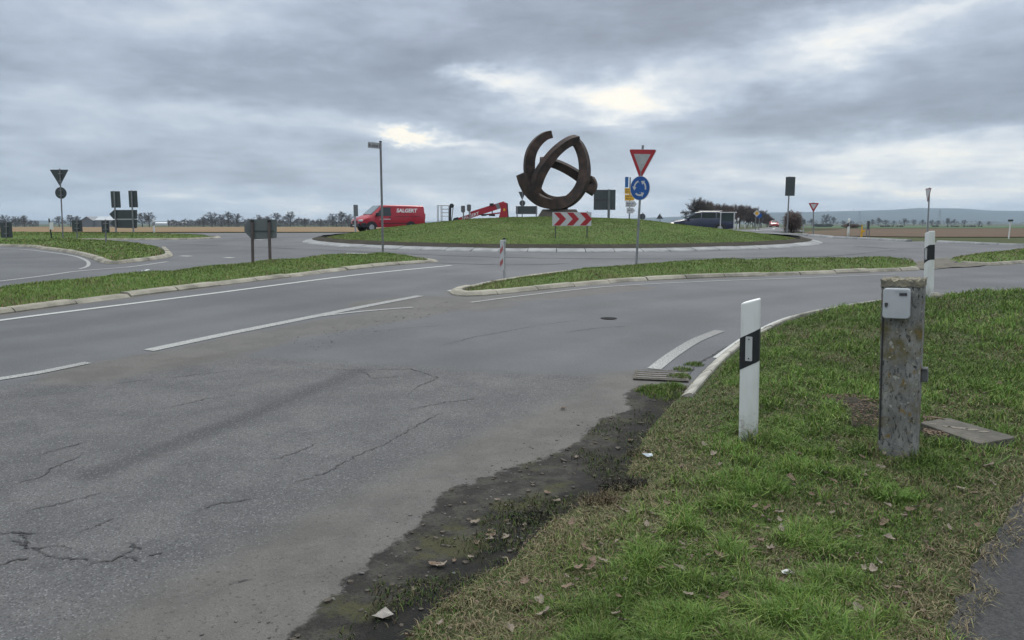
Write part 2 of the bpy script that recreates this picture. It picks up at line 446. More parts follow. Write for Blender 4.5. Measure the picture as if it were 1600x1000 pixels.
def tag(o, label=None, cat=None, group=None, kind=None):
    if label: o['label'] = label
    if cat: o['category'] = cat
    if group: o['group'] = group
    if kind: o['kind'] = kind
    return o
def thing(name, loc, label, cat, group=None, rz=0.0, rx=0.0, ry=0.0):
    o = bpy.data.objects.new(name, None); COL.objects.link(o); o.location = loc; o.rotation_euler = (rx, ry, rz); o.empty_display_size = .2
    return tag(o, label, cat, group)
def copy_tree(o, parent=None):
    c = o.copy(); COL.objects.link(c)
    if parent is not None: c.parent = parent
    for ch in [x for x in COL.objects if x.parent == o]: copy_tree(ch, c)
    return c
def dup(root, loc, rz, label, group=None, scale=1.0):
    c = copy_tree(root); c.location = loc; c.rotation_euler = (0, 0, rz); c['label'] = label; c.scale = (scale,)*3
    if group: c['group'] = group
    return c
def text_mesh(txt, size, extrude=.002, shear=0.0, offset=0.0):
    cu = bpy.data.curves.new('lettering', 'FONT'); cu.body = txt; cu.size = size; cu.extrude = extrude; cu.shear = shear; cu.offset = offset
    cu.align_x = 'CENTER'; cu.align_y = 'CENTER'
    o = bpy.data.objects.new('lettering', cu); COL.objects.link(o)
    dg = bpy.context.evaluated_depsgraph_get(); dg.update()
    me = bpy.data.meshes.new_from_object(o.evaluated_get(dg))
    bpy.data.objects.remove(o); bpy.data.curves.remove(cu)
    return me
def circle(r, n=32, cx=0, cz=0, a0=0.0, a1=2*math.pi, full=True):
    k = n if full else n + 1
    return [(cx + r*math.cos(a0 + (a1-a0)*i/n), cz + r*math.sin(a0 + (a1-a0)*i/n)) for i in range(k)]
def rounded(poly, r, n=5):
    out = []; N_ = len(poly)
    for i in range(N_):
        p, a, b = Vector(poly[i]), Vector(poly[i-1]), Vector(poly[(i+1) % N_])
        p1 = p + (a - p).normalized()*r; p2 = p + (b - p).normalized()*r
        for k in range(n + 1):
            t = k / n; q = p1*(1-t)**2 + p*2*t*(1-t) + p2*t*t; out.append((q.x, q.y))
    return out

def sheet(name, poly, zoff, m, spacing=.02, smin=.05, smax=40, kind='structure', attrs=None, half=.95):
    """ground sheet cut to a plan outline, following the terrain; zoff(x, y) is its height above it"""
    poly = np.asarray(poly, float)
    b = []
    for i in range(len(poly)):
        a, c = poly[i], poly[(i+1) % len(poly)]; t = 0.0; ln = np.hypot(*(c - a))
        while t < ln - 1e-6:
            p = a + (c - a)*t/ln; b.append(p)
            t += min(smax, max(smin, spacing*1.2*max(1.5, np.hypot(*p))))
    b = np.array(b)
    if len(b) > 3:
        keep = [0]
        for i in range(1, len(b)):
            if np.hypot(*(b[i] - b[keep[-1]])) > smin*.4: keep.append(i)
        b = b[keep]
    dmax = np.hypot(b[:, 0], b[:, 1]).max()
    pts = []; d = 1.5; row = 0
    while d < dmax:
        s = min(smax, max(smin, spacing*d)); a = np.arange(-half, half, s/d) + (.5*s/d if row % 2 else 0)
        pts.append(np.stack([d*np.sin(a), d*np.cos(a)], 1)); d += s*.9; row += 1
    pts.append(np.stack(np.meshgrid(np.arange(-40, 41, 2.0), np.arange(-14, 1.1, 2.0)), -1).reshape(-1, 2))
    p = np.concatenate(pts); p = p[inside(b, p[:, 0], p[:, 1])]
    dd = dist(b, p[:, 0], p[:, 1], True) if len(b) < 400 else None
    if dd is None:
        dd = np.full(len(p), 9.0)
        for k in range(0, len(b), 200):
            seg = b[k:k+201] if k + 200 < len(b) else np.r_[b[k:], b[:1]]
            dd = np.minimum(dd, dist(seg, p[:, 0], p[:, 1]))
    p = p[dd > np.minimum(smax, np.maximum(smin, spacing*np.hypot(p[:, 0], p[:, 1])))*.45]
    allp = np.concatenate([b, p]); nb = len(b)
    r = geometry.delaunay_2d_cdt([Vector(q) for q in allp], [], [list(range(nb))], 1, 1e-5)
    v = np.array([(q.x, q.y) for q in r[0]]); x, y = v[:, 0], v[:, 1]
    z = g(y) + zoff(x, y)
    me = bpy.data.meshes.new(name); me.from_pydata(np.stack([x, y, z], 1).tolist(), [], [tuple(f) for f in r[2]]); me.update()
    if me.polygons and me.polygons[0].normal.z < 0: me.flip_normals()
    me.polygons.foreach_set('use_smooth', [True]*len(me.polygons))
    me.materials.append(m)
    for an, fn in (attrs or {}).items():
        at_ = me.attributes.new(an, 'FLOAT', 'POINT'); at_.data.foreach_set('value', np.asarray(fn(x, y), np.float32))
    o = bpy.data.objects.new(name, me); COL.objects.link(o); tag(o, kind=kind); return o

def ribbon(name, line, width, zoff, m, wear=0.0, jag=0.0, parent=None, kind='structure', zfun=None):
    """flat painted line or crack lying on the ground"""
    lines = line if isinstance(line, list) else [line]
    vs, fs, ws = [], [], []
    for li, ln in enumerate(lines):
        p = resample(ln, (.025 if jag and np.hypot(*ln[0]) < 9 else .12) if np.hypot(*ln[0]) < 14 else .4); n = len(p)
        t = np.gradient(p, axis=0); t /= np.linalg.norm(t, axis=1)[:, None] + 1e-9
        nn = np.stack([-t[:, 1], t[:, 0]], 1)
        wd = width[li] if isinstance(width, list) else width
        for i in range(n):
            o = len(vs); f = 1.0
            if jag: f = .35 + 1.3*random.random(); f *= min(1.0, .15 + 4*min(i, n-1-i)/n)
            a = p[i] + nn[i]*wd*.5*f; b = p[i] - nn[i]*wd*.5*f
            if jag: sft = nn[i]*wd*jag*(random.random()-.5); a = a + sft; b = b + sft
            for q in (a, b):
                z0 = float(g(q[1])) + zoff
                if zfun is not None: z0 += float(zfun(np.array([q[0]]), np.array([q[1]]))[0])
                vs.append((q[0], q[1], z0))
                ws.append(wear if not callable(wear) else wear(i/(n-1)))
            if i: fs.append((o-2, o-1, o+1, o))
    me = bpy.data.meshes.new(name); me.from_pydata(vs, [], fs); me.update(); me.materials.append(m)
    if me.polygons[0].normal.z < 0: me.flip_normals()
    a = me.attributes.new('wear', 'FLOAT', 'POINT'); a.data.foreach_set('value', ws)
    o = bpy.data.objects.new(name, me); COL.objects.link(o)
    if parent is not None: o.parent = parent
    else: tag(o, kind=kind)
    return o

# ------------------------------------------------------------------ plan outlines (traced on the ground)
VERGE_EDGE = [(628, 1010), (662, 972), (712, 936), (752, 905), (800, 880), (834, 842), (885, 806), (925, 782), (972, 758), (996, 706), (1016, 672), (1044, 640), (1062, 622)]
KERB_EDGE = [(1062, 622), (1085, 596), (1110, 570), (1140, 545), (1170, 526), (1230, 499), (1300, 483), (1370, 472), (1440, 465), (1500, 460.5), (1600, 456), (1900, 449)]
VERGE = G2([('w', -.42, -8), ('w', -.45, 1.2)] + VERGE_EDGE[:-1] + KERB_EDGE + [('w', 40, 12), ('w', 40, -8)])
verge_edge_w = G2(VERGE_EDGE); kerb_edge_w = smooth_line(G2(KERB_EDGE), 6)
VERGE = np.concatenate([G2([('w', -.42, -8), ('w', -.45, 1.2)]), smooth_line(verge_edge_w, 4)[:-1], kerb_edge_w, G2([('w', 45, 12), ('w', 45, -8)])])
PATH = np.concatenate([ragged(np.array([(1.33, 1.5)] + [tuple(at(px, py, .105)[:2]) for px, py in ((1490, 1000), (1486, 960), (1508, 915), (1536, 860), (1566, 812), (1602, 772), (1700, 708), (1900, 640))]), 8, .013), G2([('w', 12, 4.0), ('w', 9, -8), ('w', 1.5, -8)])])
NOSE = [(700, 458), (716, 462.5), (742, 463.5), (830, 455), (960, 442), (1100, 434.5), (1250, 429.5), (1400, 424), (1438, 421.5), (1446, 414), (1440, 407.5), (1300, 409), (1100, 412), (985, 417.5), (880, 427), (800, 438), (730, 450)]
ISL_R = [(1470, 405), (1500, 399.5), (1560, 394), (1620, 390), (1800, 384), (1800, 400), (1620, 410.5), (1580, 413), (1550, 415), (1500, 412.5)]
ISL_A = [(-220, 524), (0, 492), (190, 466), (340, 447), (480, 430), (600, 416), (676, 410), (683, 407.5), (650, 404.5), (600, 402.5), (480, 407), (390, 416.5), (250, 431), (100, 445), (0, 456), (-220, 482)]
ISL_B = [(-140, 373), (0, 374.5), (100, 375), (170, 378), (230, 382.5), (262, 389), (270, 398), (262, 403), (215, 409.5), (168, 413), (140, 404), (110, 396), (60, 389), (30, 386), (-140, 380)]
ISL_C = [(-160, 375.5), (0, 374.6), (200, 375.2), (300, 374), (343, 372), (343, 370.5), (250, 367), (0, 366.4), (-160, 366)]
nose_w, islr_w, isla_w, islb_w, islc_w = [G2(p) for p in (NOSE, ISL_R, ISL_A, ISL_B, ISL_C)]
RC = np.array([2.3, 38.6]); RR = 12.0
ROAD = G2([('w', -26, -10), ('w', 2, -10), ('w', 2.2, 4.0), (1300, 620), (1500, 520), (1700, 475), (2000, 462), (2000, 385.5), (1600, 384.5), (1465, 379), (1440, 377), (1415, 377.5), (1300, 371.8), (1262, 368.5), (1235, 364), (1150, 359.8), (900, 359.6), (700, 359.8), (600, 361), (545, 363.6), (200, 364.2), (-400, 364.6), (-400, 520), ('w', -26, 4)])

near_line = G2([(-500, 640), (0, 604), (140, 574), (228, 556), (330, 552), (540, 565), (760, 579), (1000, 589), (1070, 620)])
COARSE = np.concatenate([near_line, G2([('w', 3, 4), ('w', 2, -9), ('w', -25, -9)])])
mud_poly = G2([(440, 1010), (520, 930), (570, 885), (660, 815), (690, 770), (760, 745), (850, 715), (905, 690), (930, 660), (985, 640), (975, 615), (1010, 598), (1062, 605), (1085, 600), (1100, 640), (1070, 720), (920, 860), (760, 960), (700, 1010)])
dustA = G2([(150, 580), (300, 555), (420, 525), (560, 502), (660, 484), (720, 472), (840, 462), (980, 449)])
dustA2 = G2([(620, 475), (690, 468), (740, 476)])
dustB = G2([(300, 1010), (480, 905), (640, 800), (760, 740), (860, 690), (960, 630), (1010, 600)])
trk = [G2([(150, 740), (280, 690), (400, 645), (500, 605), (560, 580)]), G2([(-100, 560), (200, 520), (420, 485), (660, 452), (760, 428)]), G2([(-100, 537), (100, 510), (300, 478), (600, 437), (720, 420)])]
trk += [G2([(1800, 424), (1500, 433), (1300, 444), (1000, 470), (700, 508), (400, 552), (150, 600), (-200, 680)]), G2([(1800, 440), (1500, 447), (1300, 458), (1150, 480), (1000, 508), (800, 545), (500, 610), (200, 680), (-100, 770)]), G2([(1100, 500), (1010, 535), (860, 600), (600, 720), (350, 850), (200, 960)])]
def a_coarse(x, y):
    d = dist(COARSE, x, y, True) if len(x) < 60000 else dist(near_line, x, y)
    return np.clip(.5 + np.where(inside(COARSE, x, y), 1, -1)*dist(near_line, x, y)/.5, 0, 1)
def a_mud(x, y):
    d = dist(mud_poly, x, y, True); return np.clip(.5 + np.where(inside(mud_poly, x, y), 1, -1)*d/.5, 0, 1)
def a_dust(x, y):
    n = fbm(x, y, .9, 4, 5)
    v = 1.0 - sstep(.15, .9, dist(dustA, x, y)); v = np.maximum(v, 1.0 - sstep(.2, 1.3, dist(dustA2, x, y)))
    v = np.maximum(v, .85*(1.0 - sstep(.2, .95, dist(dustB, x, y))))
    for w in (nose_w, isla_w, islr_w): v = np.maximum(v, .7*(1 - sstep(.05, .45, dist(w, x, y, True))))
    return np.clip(v*(.55 + .8*n), 0, 1)
def a_wet(x, y): return np.clip(1.0 - dist(verge_edge_w, x, y)/.42, 0, 1)
def a_track(x, y):
    v = (1 - sstep(.02, .20, dist(trk[0], x, y)))*1.7
    for t in trk[1:]: v = np.maximum(v, .42*(1 - sstep(.1, .5, dist(t, x, y))))
    dr = np.hypot(x - RC[0], y - RC[1])
    v = np.maximum(v, .35*np.exp(-((dr - 14.6)/.6)**2)); v = np.maximum(v, .35*np.exp(-((dr - 16.6)/.6)**2))
    return v*(.6 + .8*fbm(x, y, 1.3, 3, 9))

# ------------------------------------------------------------------ ground and roads
def base_ground():
    ys = np.r_[-14, -8, -3, np.arange(0, 24, 1.0), np.arange(24, 70, 2.0), np.geomspace(70, 4200, 60)]
    xp = np.r_[np.arange(0, 30, 2.0), np.geomspace(30, 4000, 40)]; xs = np.r_[-xp[::-1][:-1], xp]
    X, Y = np.meshgrid(xs, ys); Z = g(Y) - .06 - .0 * X
    nx = len(xs); v = np.stack([X.ravel(), Y.ravel(), Z.ravel()], 1)
    f = [(j*nx + i, j*nx + i + 1, (j+1)*nx + i + 1, (j+1)*nx + i) for j in range(len(ys) - 1) for i in range(nx - 1)]
    me = bpy.data.meshes.new('ground'); me.from_pydata(v.tolist(), [], f); me.update(); me.materials.append(M_GROUND)
    o = bpy.data.objects.new('ground', me); COL.objects.link(o); tag(o, kind='structure')
base_ground()
const = lambda c: (lambda x, y: np.full(np.shape(x), c))
sheet('road', ROAD, const(0.0), M_ASPH, .011, .035, 3, attrs={'coarse': a_coarse, 'wet': a_wet, 'mud': a_mud, 'dust': a_dust, 'track': a_track})
zero = lambda x, y: np.zeros(np.shape(x))
exit_attrs = {'coarse': zero, 'mud': zero, 'dust': zero, 'track': zero}
NE = np.array([(12, 56.5), (16, 60), (24.6, 78), (34.5, 106), (62.7, 185), (66.5, 185), (40, 110), (28.5, 76), (22, 57)])
sheet('exit_road', NE, const(.012), M_ASPH, .03, .3, 6, attrs=exit_attrs)
# fields beyond the verges
def world_poly(p): return np.array(p, float)
sheet('stubble_field', world_poly([(-420, 56), (-200, 56), (-60, 56), (-9, 57), (0, 90), (-30, 420), (-420, 420)]), const(-.01), M_TAN, .06, 1, 25)
sheet('ploughed_field', world_poly([(17.5, 47), (24, 43.5), (60, 43.5), (140, 46), (170, 115), (95, 118), (36, 105), (33, 76), (24, 61)]), const(-.02), M_PLOUGH, .06, .8, 12)
sheet('crop_field', world_poly([(40, 122), (95, 119), (175, 116), (420, 116), (700, 640), (250, 640)]), const(-.02), M_GREEN, .06, 2, 40)

# verge, islands, mound
def h_verge(x, y):
    de = np.minimum(dist(verge_edge_w, x, y), dist(kerb_edge_w[::3], x, y)); dp = dist(PATH, x, y, True)
    ins = inside(PATH, x, y)
    base = .012 + .085*sstep(0, .7, de)
    bump_ = (fbm(x, y, 1.4, 4, 3) - .5)*.10 + (fbm(x, y, 6, 3, 4) - .5)*.035
    k = sstep(0, .5, de)*np.where(ins, 0, sstep(0, .35, dp))
    return base*1.0 - np.where(ins, .03, 0) + bump_*k
sheet('verge', VERGE, h_verge, M_TURF, .013, .04, 3)
M_PATH = mat('footpath_asphalt', (.028, .0285, .030), (.060, .060, .061), 70, .9, bump=.7, bscale=150, detail=4)
sheet('footpath', PATH, lambda x, y: .012 + .085*sstep(0, .7, np.minimum(dist(verge_edge_w, x, y), dist(kerb_edge_w[::3], x, y))) + .004, M_PATH, .03, .08, 2)
def dome(poly, lift, rise, reach):
    def f(x, y): 
        d = dist(poly, x, y, True)
        return -.03 + (lift + .03)*sstep(.17, .34, d) + rise*sstep(.2, reach, d) + (fbm(x, y, 1.1, 3, 6) - .5)*.10*sstep(0, .8, d)
    return f
h_nose, h_islr, h_isla, h_islb, h_islc = dome(nose_w, .07, .09, 1.0), dome(islr_w, .04, .12, 1.2), dome(isla_w, .07, .12, 1.2), dome(islb_w, .07, .10, 1.5), dome(islc_w, .05, .10, 1.5)
for nm, w, h in (('splitter_island', nose_w, h_nose), ('splitter_island', islr_w, h_islr), ('median_strip', isla_w, h_isla), ('splitter_island', islb_w, h_islb), ('splitter_island', islc_w, h_islc)):
    sheet(nm, w, h, M_MOUND, .018, .1, 3)
def h_mound(x, y):
    r = np.hypot(x - RC[0], y - RC[1])/RR
    k_ = 1 - .17*sstep(.1, .7, (x - RC[0])/RR)
    return .05 + k_*1.08*np.clip(1 - np.clip(r, 0, 1)**2.0, 0, 1) + (fbm(x, y, .45, 4, 8) - .5)*.14*np.clip((1 - r)*3, 0, 1)
ang = np.linspace(0, 2*math.pi, 120, endpoint=False)
ring = lambda r: np.stack([RC[0] + r*np.cos(ang), RC[1] + r*np.sin(ang)], 1)
sheet('mound', ring(RR - .12), h_mound, M_MOUND, .02, .2, .8)
# bare soil band between the mound turf and its kerb
def soil_band(name, inner, outer, zi, zo):
    n = len(inner); vs = []; fs = []
    for i in range(n):
        a, b = inner[i], outer[i]
        vs += [(a[0], a[1], float(g(a[1])) + zi), (b[0], b[1], float(g(b[1])) + zo)]
        j = (i + 1) % n; fs.append((2*i, 2*i + 1, 2*j + 1, 2*j))
    me = bpy.data.meshes.new(name); me.from_pydata(vs, [], fs); me.update(); me.materials.append(M_SOIL)
    if me.polygons[0].normal.z < 0: me.flip_normals()
    o = bpy.data.objects.new(name, me); COL.objects.link(o); tag(o, kind='structure')
jit = (np.random.default_rng(3).random(120) - .5)*.5
inner = np.stack([RC[0] + (RR - .40 + jit*.6)*np.cos(ang), RC[1] + (RR - .40 + jit*.6)*np.sin(ang)], 1)
soil_band('soil', inner, ring(RR + .06), .24, .13)

def kerb(name, line, m, w=.16, h=.10, stone=1.0, gap=.022, side=1, slope=0.0, jitter=.006, base=0.0):
    """row of kerb stones along a plan line; the stones lie on its left (side=1) or right"""
    p = resample(line, .06 if np.hypot(*line[0]) < 9 else .25); s = np.r_[0, np.cumsum(np.hypot(*np.diff(p, axis=0).T))]
    mb = MB(); L0 = 0.0; rnd = random.Random(5)
    while L0 < s[-1] - .1:
        L1 = min(L0 + stone - gap, s[-1]); k = max(2, int((L1 - L0)/.25) + 1); q = np.linspace(L0, L1, k)
        xy = np.stack([np.interp(q, s, p[:, 0]), np.interp(q, s, p[:, 1])], 1)
        t = np.gradient(xy, axis=0) if k > 2 else np.tile(xy[1] - xy[0], (2, 1)); t = t/(np.linalg.norm(t, axis=1)[:, None] + 1e-9)
        nn = np.stack([-t[:, 1], t[:, 0]], 1)*side; jz, js = rnd.uniform(-jitter, jitter), rnd.uniform(-jitter, jitter)
        prof = [(0, -.08), (.0, .012), (.055, h*.80 - slope), (.085, h - slope), (w - .012, h), (w, h - .012), (w, -.08)]
        rings = [[(c[0] + n_[0]*(a + js), c[1] + n_[1]*(a + js), float(g(c[1])) + b + jz + base) for a, b in prof] for c, n_ in zip(xy, nn)]
        mb.loft(rings); L0 += stone
    o = mb.build(name, m); tag(o, kind='structure'); return o
def loop(w, n=4): 
    l = smooth_line(w, n, True); return np.concatenate([l, l[:1]])
def area(w): return .5*np.sum(w[:, 0]*np.roll(w[:, 1], -1) - np.roll(w[:, 0], -1)*w[:, 1])
def ccw(w): return 1 if area(w) > 0 else -1
kerb('kerb', np.concatenate([smooth_line(nose_w, 4, True)[-12:], smooth_line(nose_w, 4, True)[:33]]), M_KERB, .22, .075, 1.0, side=ccw(nose_w), jitter=.012)
kerb('kerb', smooth_line(G2(ISL_R[4:]), 4), M_KERB, .18, .08, 1.0, side=ccw(islr_w))
kerb('kerb', smooth_line(G2(ISL_A[:12]), 4), M_KERB, .30, .065, 1.0, side=ccw(isla_w), jitter=.014)
kerb('kerb', smooth_line(G2(ISL_B[5:]), 4), M_KERB, .22, .09, 1.0, side=ccw(islb_w))
kerb('kerb', smooth_line(G2(ISL_C[:6]), 4), M_KERB, .2, .08, 1.0, side=ccw(islc_w))
kerb('kerb', kerb_edge_w, mat('kerb_pale', (.40, .385, .34), (.20, .19, .165), 3, .9, bump=.5, bscale=45), .11, .055, .98, side=1 if area(VERGE) > 0 else -1, jitter=.008)
rk = ring(RR + .50); rk = np.concatenate([rk, rk[:1]])
kerb('kerb', rk, M_KERBG, .48, .13, 1.02, .03, side=1, slope=.085, jitter=.006)
kerb('kerb', G2([(1262, 368.6), (1300, 371.9), (1415, 377.6)]), M_KERBG, .35, .10, 1.0, side=1)
kerb('kerb', G2([(1462, 379), (1530, 382.2), (1600, 384.6), (1900, 385.4)]), M_KERBG, .3, .09, 1.0, side=1)
kerb('kerb', G2([(1200, 366.5), (1262, 367.2)]), M_KERBG, .3, .08, 1.0, side=1)

# painted lines
ribbon('edge_line', [smooth_line(G2([(-200, 530), (0, 501), (180, 478), (350, 456.5), (560, 429.5), (705, 415)]), 5)], .13, .006, M_PAINT, .02)
ribbon('lane_line', [smooth_line(G2([(232, 548), (350, 523), (480, 497), (560, 481), (657, 462.5)]), 5), smooth_line(G2([(455, 501), (510, 493), (575, 486), (645, 480.5)]), 5), G2([(-220, 636), (-60, 604)]), G2([(-10, 594), (60, 583), (138, 567)])], [.18, .09, .13, .13], .006, M_PAINT, lambda t: .20 + .12*t)
ribbon('edge_line', [smooth_line(G2([(735, 473), (820, 462), (950, 448), (1100, 440), (1250, 434.5), (1400, 428.5)]), 5)], .09, .006, M_PAINT, .32)
ribbon('edge_line', [smooth_line(G2([(702, 455), (760, 441.5), (800, 435), (880, 425), (985, 416), (1080, 411.2)]), 5)], .12, .005, M_PAINT, .05)
ribbon('edge_line', [smooth_line(G2([(1022, 577), (1045, 559), (1072, 541), (1092, 530), (1125, 517)]), 5)], .145, .006, M_PAINT, lambda t: .22 + .26*t)
ribbon('edge_line', [smooth_line(G2([(1120, 560), (1150, 538), (1172, 524.5), (1230, 497.8), (1300, 482), (1370, 471), (1440, 464), (1500, 459.5), (1600, 455)]), 5)], .09, .006, M_PAINT, .02)
ribbon('edge_line', [smooth_line(G2([(-160, 458), (0, 439.5), (70, 431), (115, 424.5), (160, 420.5), (205, 417), (262, 409)]), 5), smooth_line(G2([(-60, 386), (30, 389.5), (75, 394), (115, 400), (136, 408), (137, 416), (124, 420.5)]), 5)], [.13, .09], .006, M_PAINT, .22)
ribbon('lane_line', [G2([(282, 400), (298, 400.5)]), G2([(352, 402.5), (364, 403)]), G2([(398, 374.5), (412, 375.2)]), G2([(540, 395.8), (600, 397.2)])], .25, .006, M_PAINT, .1)
ribbon('lane_line', [np.array([(19, 60), (26.5, 77), (37.5, 109), (64.6, 184)])], .2, .02, M_PAINT, .05)

# seams, cracks and patches of the asphalt
M_CRACK = mat('crack', (.024, .024, .026), (.060, .060, .062), 9, .9)
def wander(px, amp=.012, step=.05):
    p = resample(G2(px), step); n = len(p)
    p[1:-1] += (RNG.random((n-2, 2)) - .5)*amp*2
    p[1:-1] += ((fbm(p[1:-1, 0], p[1:-1, 1], 3.0, 3, 77) - .5)*.12)[:, None]; return p
def crack(lines, w, amp, step=.05):
    return [wander(l, amp, step) for l in lines]
NEARC = [[(-20, 836), (12, 833), (46, 836), (60, 836)], [(0, 834), (30, 833), (32, 850), (40, 858), (78, 856), (112, 860)], [(14, 846), (20, 853), (33, 855), (36, 859)], [(54, 858), (58, 868), (70, 872), (136, 874), (150, 878)],
         [(132, 886), (150, 880), (176, 877), (192, 868), (206, 857), (188, 850)], [(195, 870), (214, 878)], [(230, 868), (255, 866)], [(-30, 893), (0, 882), (36, 875)], [(206, 857), (220, 860)]]
FARC = [[(120, 833), (150, 820), (176, 812)], [(450, 758), (500, 742), (560, 712), (600, 695), (615, 685)], [(600, 694), (640, 672), (660, 658), (690, 645)], [(20, 760), (70, 744), (130, 706)], [(60, 710), (140, 690)], [(690, 540), (740, 527), (800, 516), (845, 508)],
        [(260, 592), (310, 585), (360, 580)], [(500, 574), (560, 578), (640, 577), (680, 592), (655, 605), (640, 620)], [(355, 915), (375, 910), (400, 905)], [(560, 578), (590, 590), (630, 588)]]
FARC += [[(40, 800), (110, 783), (160, 770)], [(250, 640), (330, 622), (380, 616)], [(420, 720), (470, 706), (505, 690)], [(300, 800), (345, 786), (400, 778)], [(640, 640), (700, 628), (760, 622)], [(560, 520), (640, 512), (700, 508)], [(180, 600), (240, 592)], [(845, 508), (905, 500)], [(880, 520), (940, 512), (1010, 508)]]
ribbon('asphalt_cracks', crack(NEARC, .014, .014, .018), .011, .0045, M_CRACK, jag=1.0)
ribbon('asphalt_cracks', crack(FARC, .016, .018, .022), .008, .0045, M_CRACK, jag=1.0)
ribbon('asphalt_seam', [smooth_line(G2([(250, 380), (380, 385.5), (480, 389.5), (560, 393), (700, 399.5), (850, 403.5), (1000, 404.5), (1150, 403.5), (1300, 400), (1390, 391.5), (1420, 389)]), 5), wander([(1330, 384), (1390, 389), (1440, 389)], .08, .4), smooth_line(G2([(590, 408), (800, 414), (900, 411)]), 4)], [.13, .16, .08], .0045, M_CRACK, jag=.6)
ribbon('asphalt_seam', [wander([(1070, 590), (1090, 568), (1130, 545), (1180, 522)], .008, .06)], .022, .0045, M_CRACK, jag=.5)

# ------------------------------------------------------------------ posts and signs
class Stand:
    """a thing standing on the ground at pixel (px, py), or at depth Y; q() gives plan-local x, z of a pixel in its upright plane"""
    def __init__(s, px, py, Y=None, zf=None):
        if Y is None: b = at(px, py)
        else:
            b = atY(px, py, Y); b.z = float(g(Y))
        if zf is not None: b.z = float(g(b.y)) + float(zf(np.array([b.x]), np.array([b.y]))[0])
        s.b = b
    def q(s, px, py, dy=0.0):
        p = atY(px, py, s.b.y + dy); return (p.x - s.b.x, p.z - s.b.z)
def pole(t, x0, z1, x1=None, r=.03, y=0.0, m=None, name='pole', z0=-.15):
    return MB().tube((x0, y, z0), (x0 if x1 is None else x1, y, z1), r, n=12).build(name, m or M_STEEL, t, smooth=True)
def plate(t, name, outline, y0, y1, m, bevel=0.0):
    return MB().prism(outline, y0, y1).build(name, m, t, bevel=bevel)
def rect(x0, z0, x1, z1): return [(x0, z0), (x1, z0), (x1, z1), (x0, z1)]
def tri_down(cx, zt, w, h): return [(cx - w/2, zt), (cx, zt - h), (cx + w/2, zt)]
def tri_up(cx, zb, w, h): return [(cx - w/2, zb), (cx + w/2, zb), (cx, zb + h)]

# -- delineator posts
def grime(m):
    """mud splashed up the foot of a post, in blotches"""
    N, L = m.node_tree.nodes, m.node_tree.links; B = N['Principled BSDF']; src = B.inputs['Base Color'].links[0].from_socket
    tc = N.new('ShaderNodeTexCoord'); sp = N.new('ShaderNodeSeparateXYZ'); L.new(tc.outputs['Object'], sp.inputs[0])
    n = N.new('ShaderNodeTexNoise'); n.inputs['Scale'].default_value = 26; n.inputs['Detail'].default_value = 6; n.inputs['Roughness'].default_value = .75; L.new(tc.outputs['Object'], n.inputs[0])
    a = N.new('ShaderNodeMath'); a.operation = 'MULTIPLY_ADD'; L.new(sp.outputs[2], a.inputs[0]); a.inputs[1].default_value = .9; L.new(n.outputs['Fac'], a.inputs[2])
    r = N.new('ShaderNodeMapRange'); r.inputs[1].default_value = .44; r.inputs[2].default_value = .66; r.inputs[3].default_value = .75; r.inputs[4].default_value = 0; L.new(a.outputs[0], r.inputs[0])
    x = N.new('ShaderNodeMix'); x.data_type = 'RGBA'; L.new(r.outputs[0], x.inputs[0]); L.new(src, x.inputs[6]); x.inputs[7].default_value = (.20, .18, .14, 1); L.new(x.outputs[2], B.inputs['Base Color'])
def make_delineator(label, loc, rz):
    t = thing('delineator_post', loc, label, 'delineator post', 'white delineator posts', rz)
    foot = [(-.062, -.045), (-.045, -.058), (.045, -.058), (.062, -.045), (.058, .03), (.022, .058), (-.022, .058), (-.058, .03)]
    def topz(x): return 1.0 + .30*x - .005
    def shell(k, za, zb):
        n = len(foot); vs = [(x*k, y*k, za(x)) for x, y in foot] + [(x*k, y*k, zb(x)) for x, y in foot]
        fs = [tuple(range(n-1, -1, -1)), tuple(range(n, 2*n))] + [(i, (i+1) % n, (i+1) % n + n, i + n) for i in range(n)]
        return MB().add(vs, fs)
    M_ = mat('weathered_white', (.70, .71, .70), (.50, .505, .48), 5, .5, stretch=(1, 1, .25), lo=.4, hi=.75)
    grime(M_); shell(1.0, lambda x: -.12, topz).build('body', M_, t, bevel=.011)
    shell(1.025, lambda x: .555 + .55*x, lambda x: .775 + .55*x).build('black_band', M_BLACK, t)
    rf = plate(t, 'reflector', rounded(rect(-.022, .59, .022, .755), .005, 2), -.068, -.0585, M_SIGNW)
    for z in (.607, .738): MB().tube((0, -.071, z), (0, -.067, z), .005, n=8).build('rivet', M_BLACK, rf)
    return t
p1 = at(1170, 685, .1); p1.z = float(g(p1.y)) + float(h_verge(np.array([p1.x]), np.array([p1.y]))[0]) - .01
dl = make_delineator('nearest white delineator post with slanted black band and oblong reflector, on the roadside grass', p1, R(8))
dl.rotation_euler = (R(.55), R(-1.1), R(-27))
def put_delineator(px, py, label, rz, scale=1.0, Y=None, zf=None):
    s = Stand(px, py, Y, zf); return dup(dl, s.b, rz, label, 'white delineator posts', scale)
d2 = put_delineator(1451, 474, 'white delineator post at the road edge behind the concrete post', R(-38), 1.10, zf=h_verge); d2.rotation_euler = (R(3), 0, R(-84))
put_delineator(1325, 368, 'small white delineator post beside the yellow marker post, ploughed field behind', R(10), 1.0)
put_delineator(1153, 359, 'white delineator post just right of the white sign frame by the exit road', R(-20), 1.05, Y=62)
for px, lab in ((1148.5, 'short white delineator post directly against the white sign frame'), (1164, 'small white delineator post far along the exit road, left of two'), (1174, 'tiny white delineator post far along the exit road, nearest the yellow diamond sign')):
    put_delineator(px, 357.5, lab, R(-20), 1.0, Y=78 if px < 1150 else (105 if px < 1170 else 125))
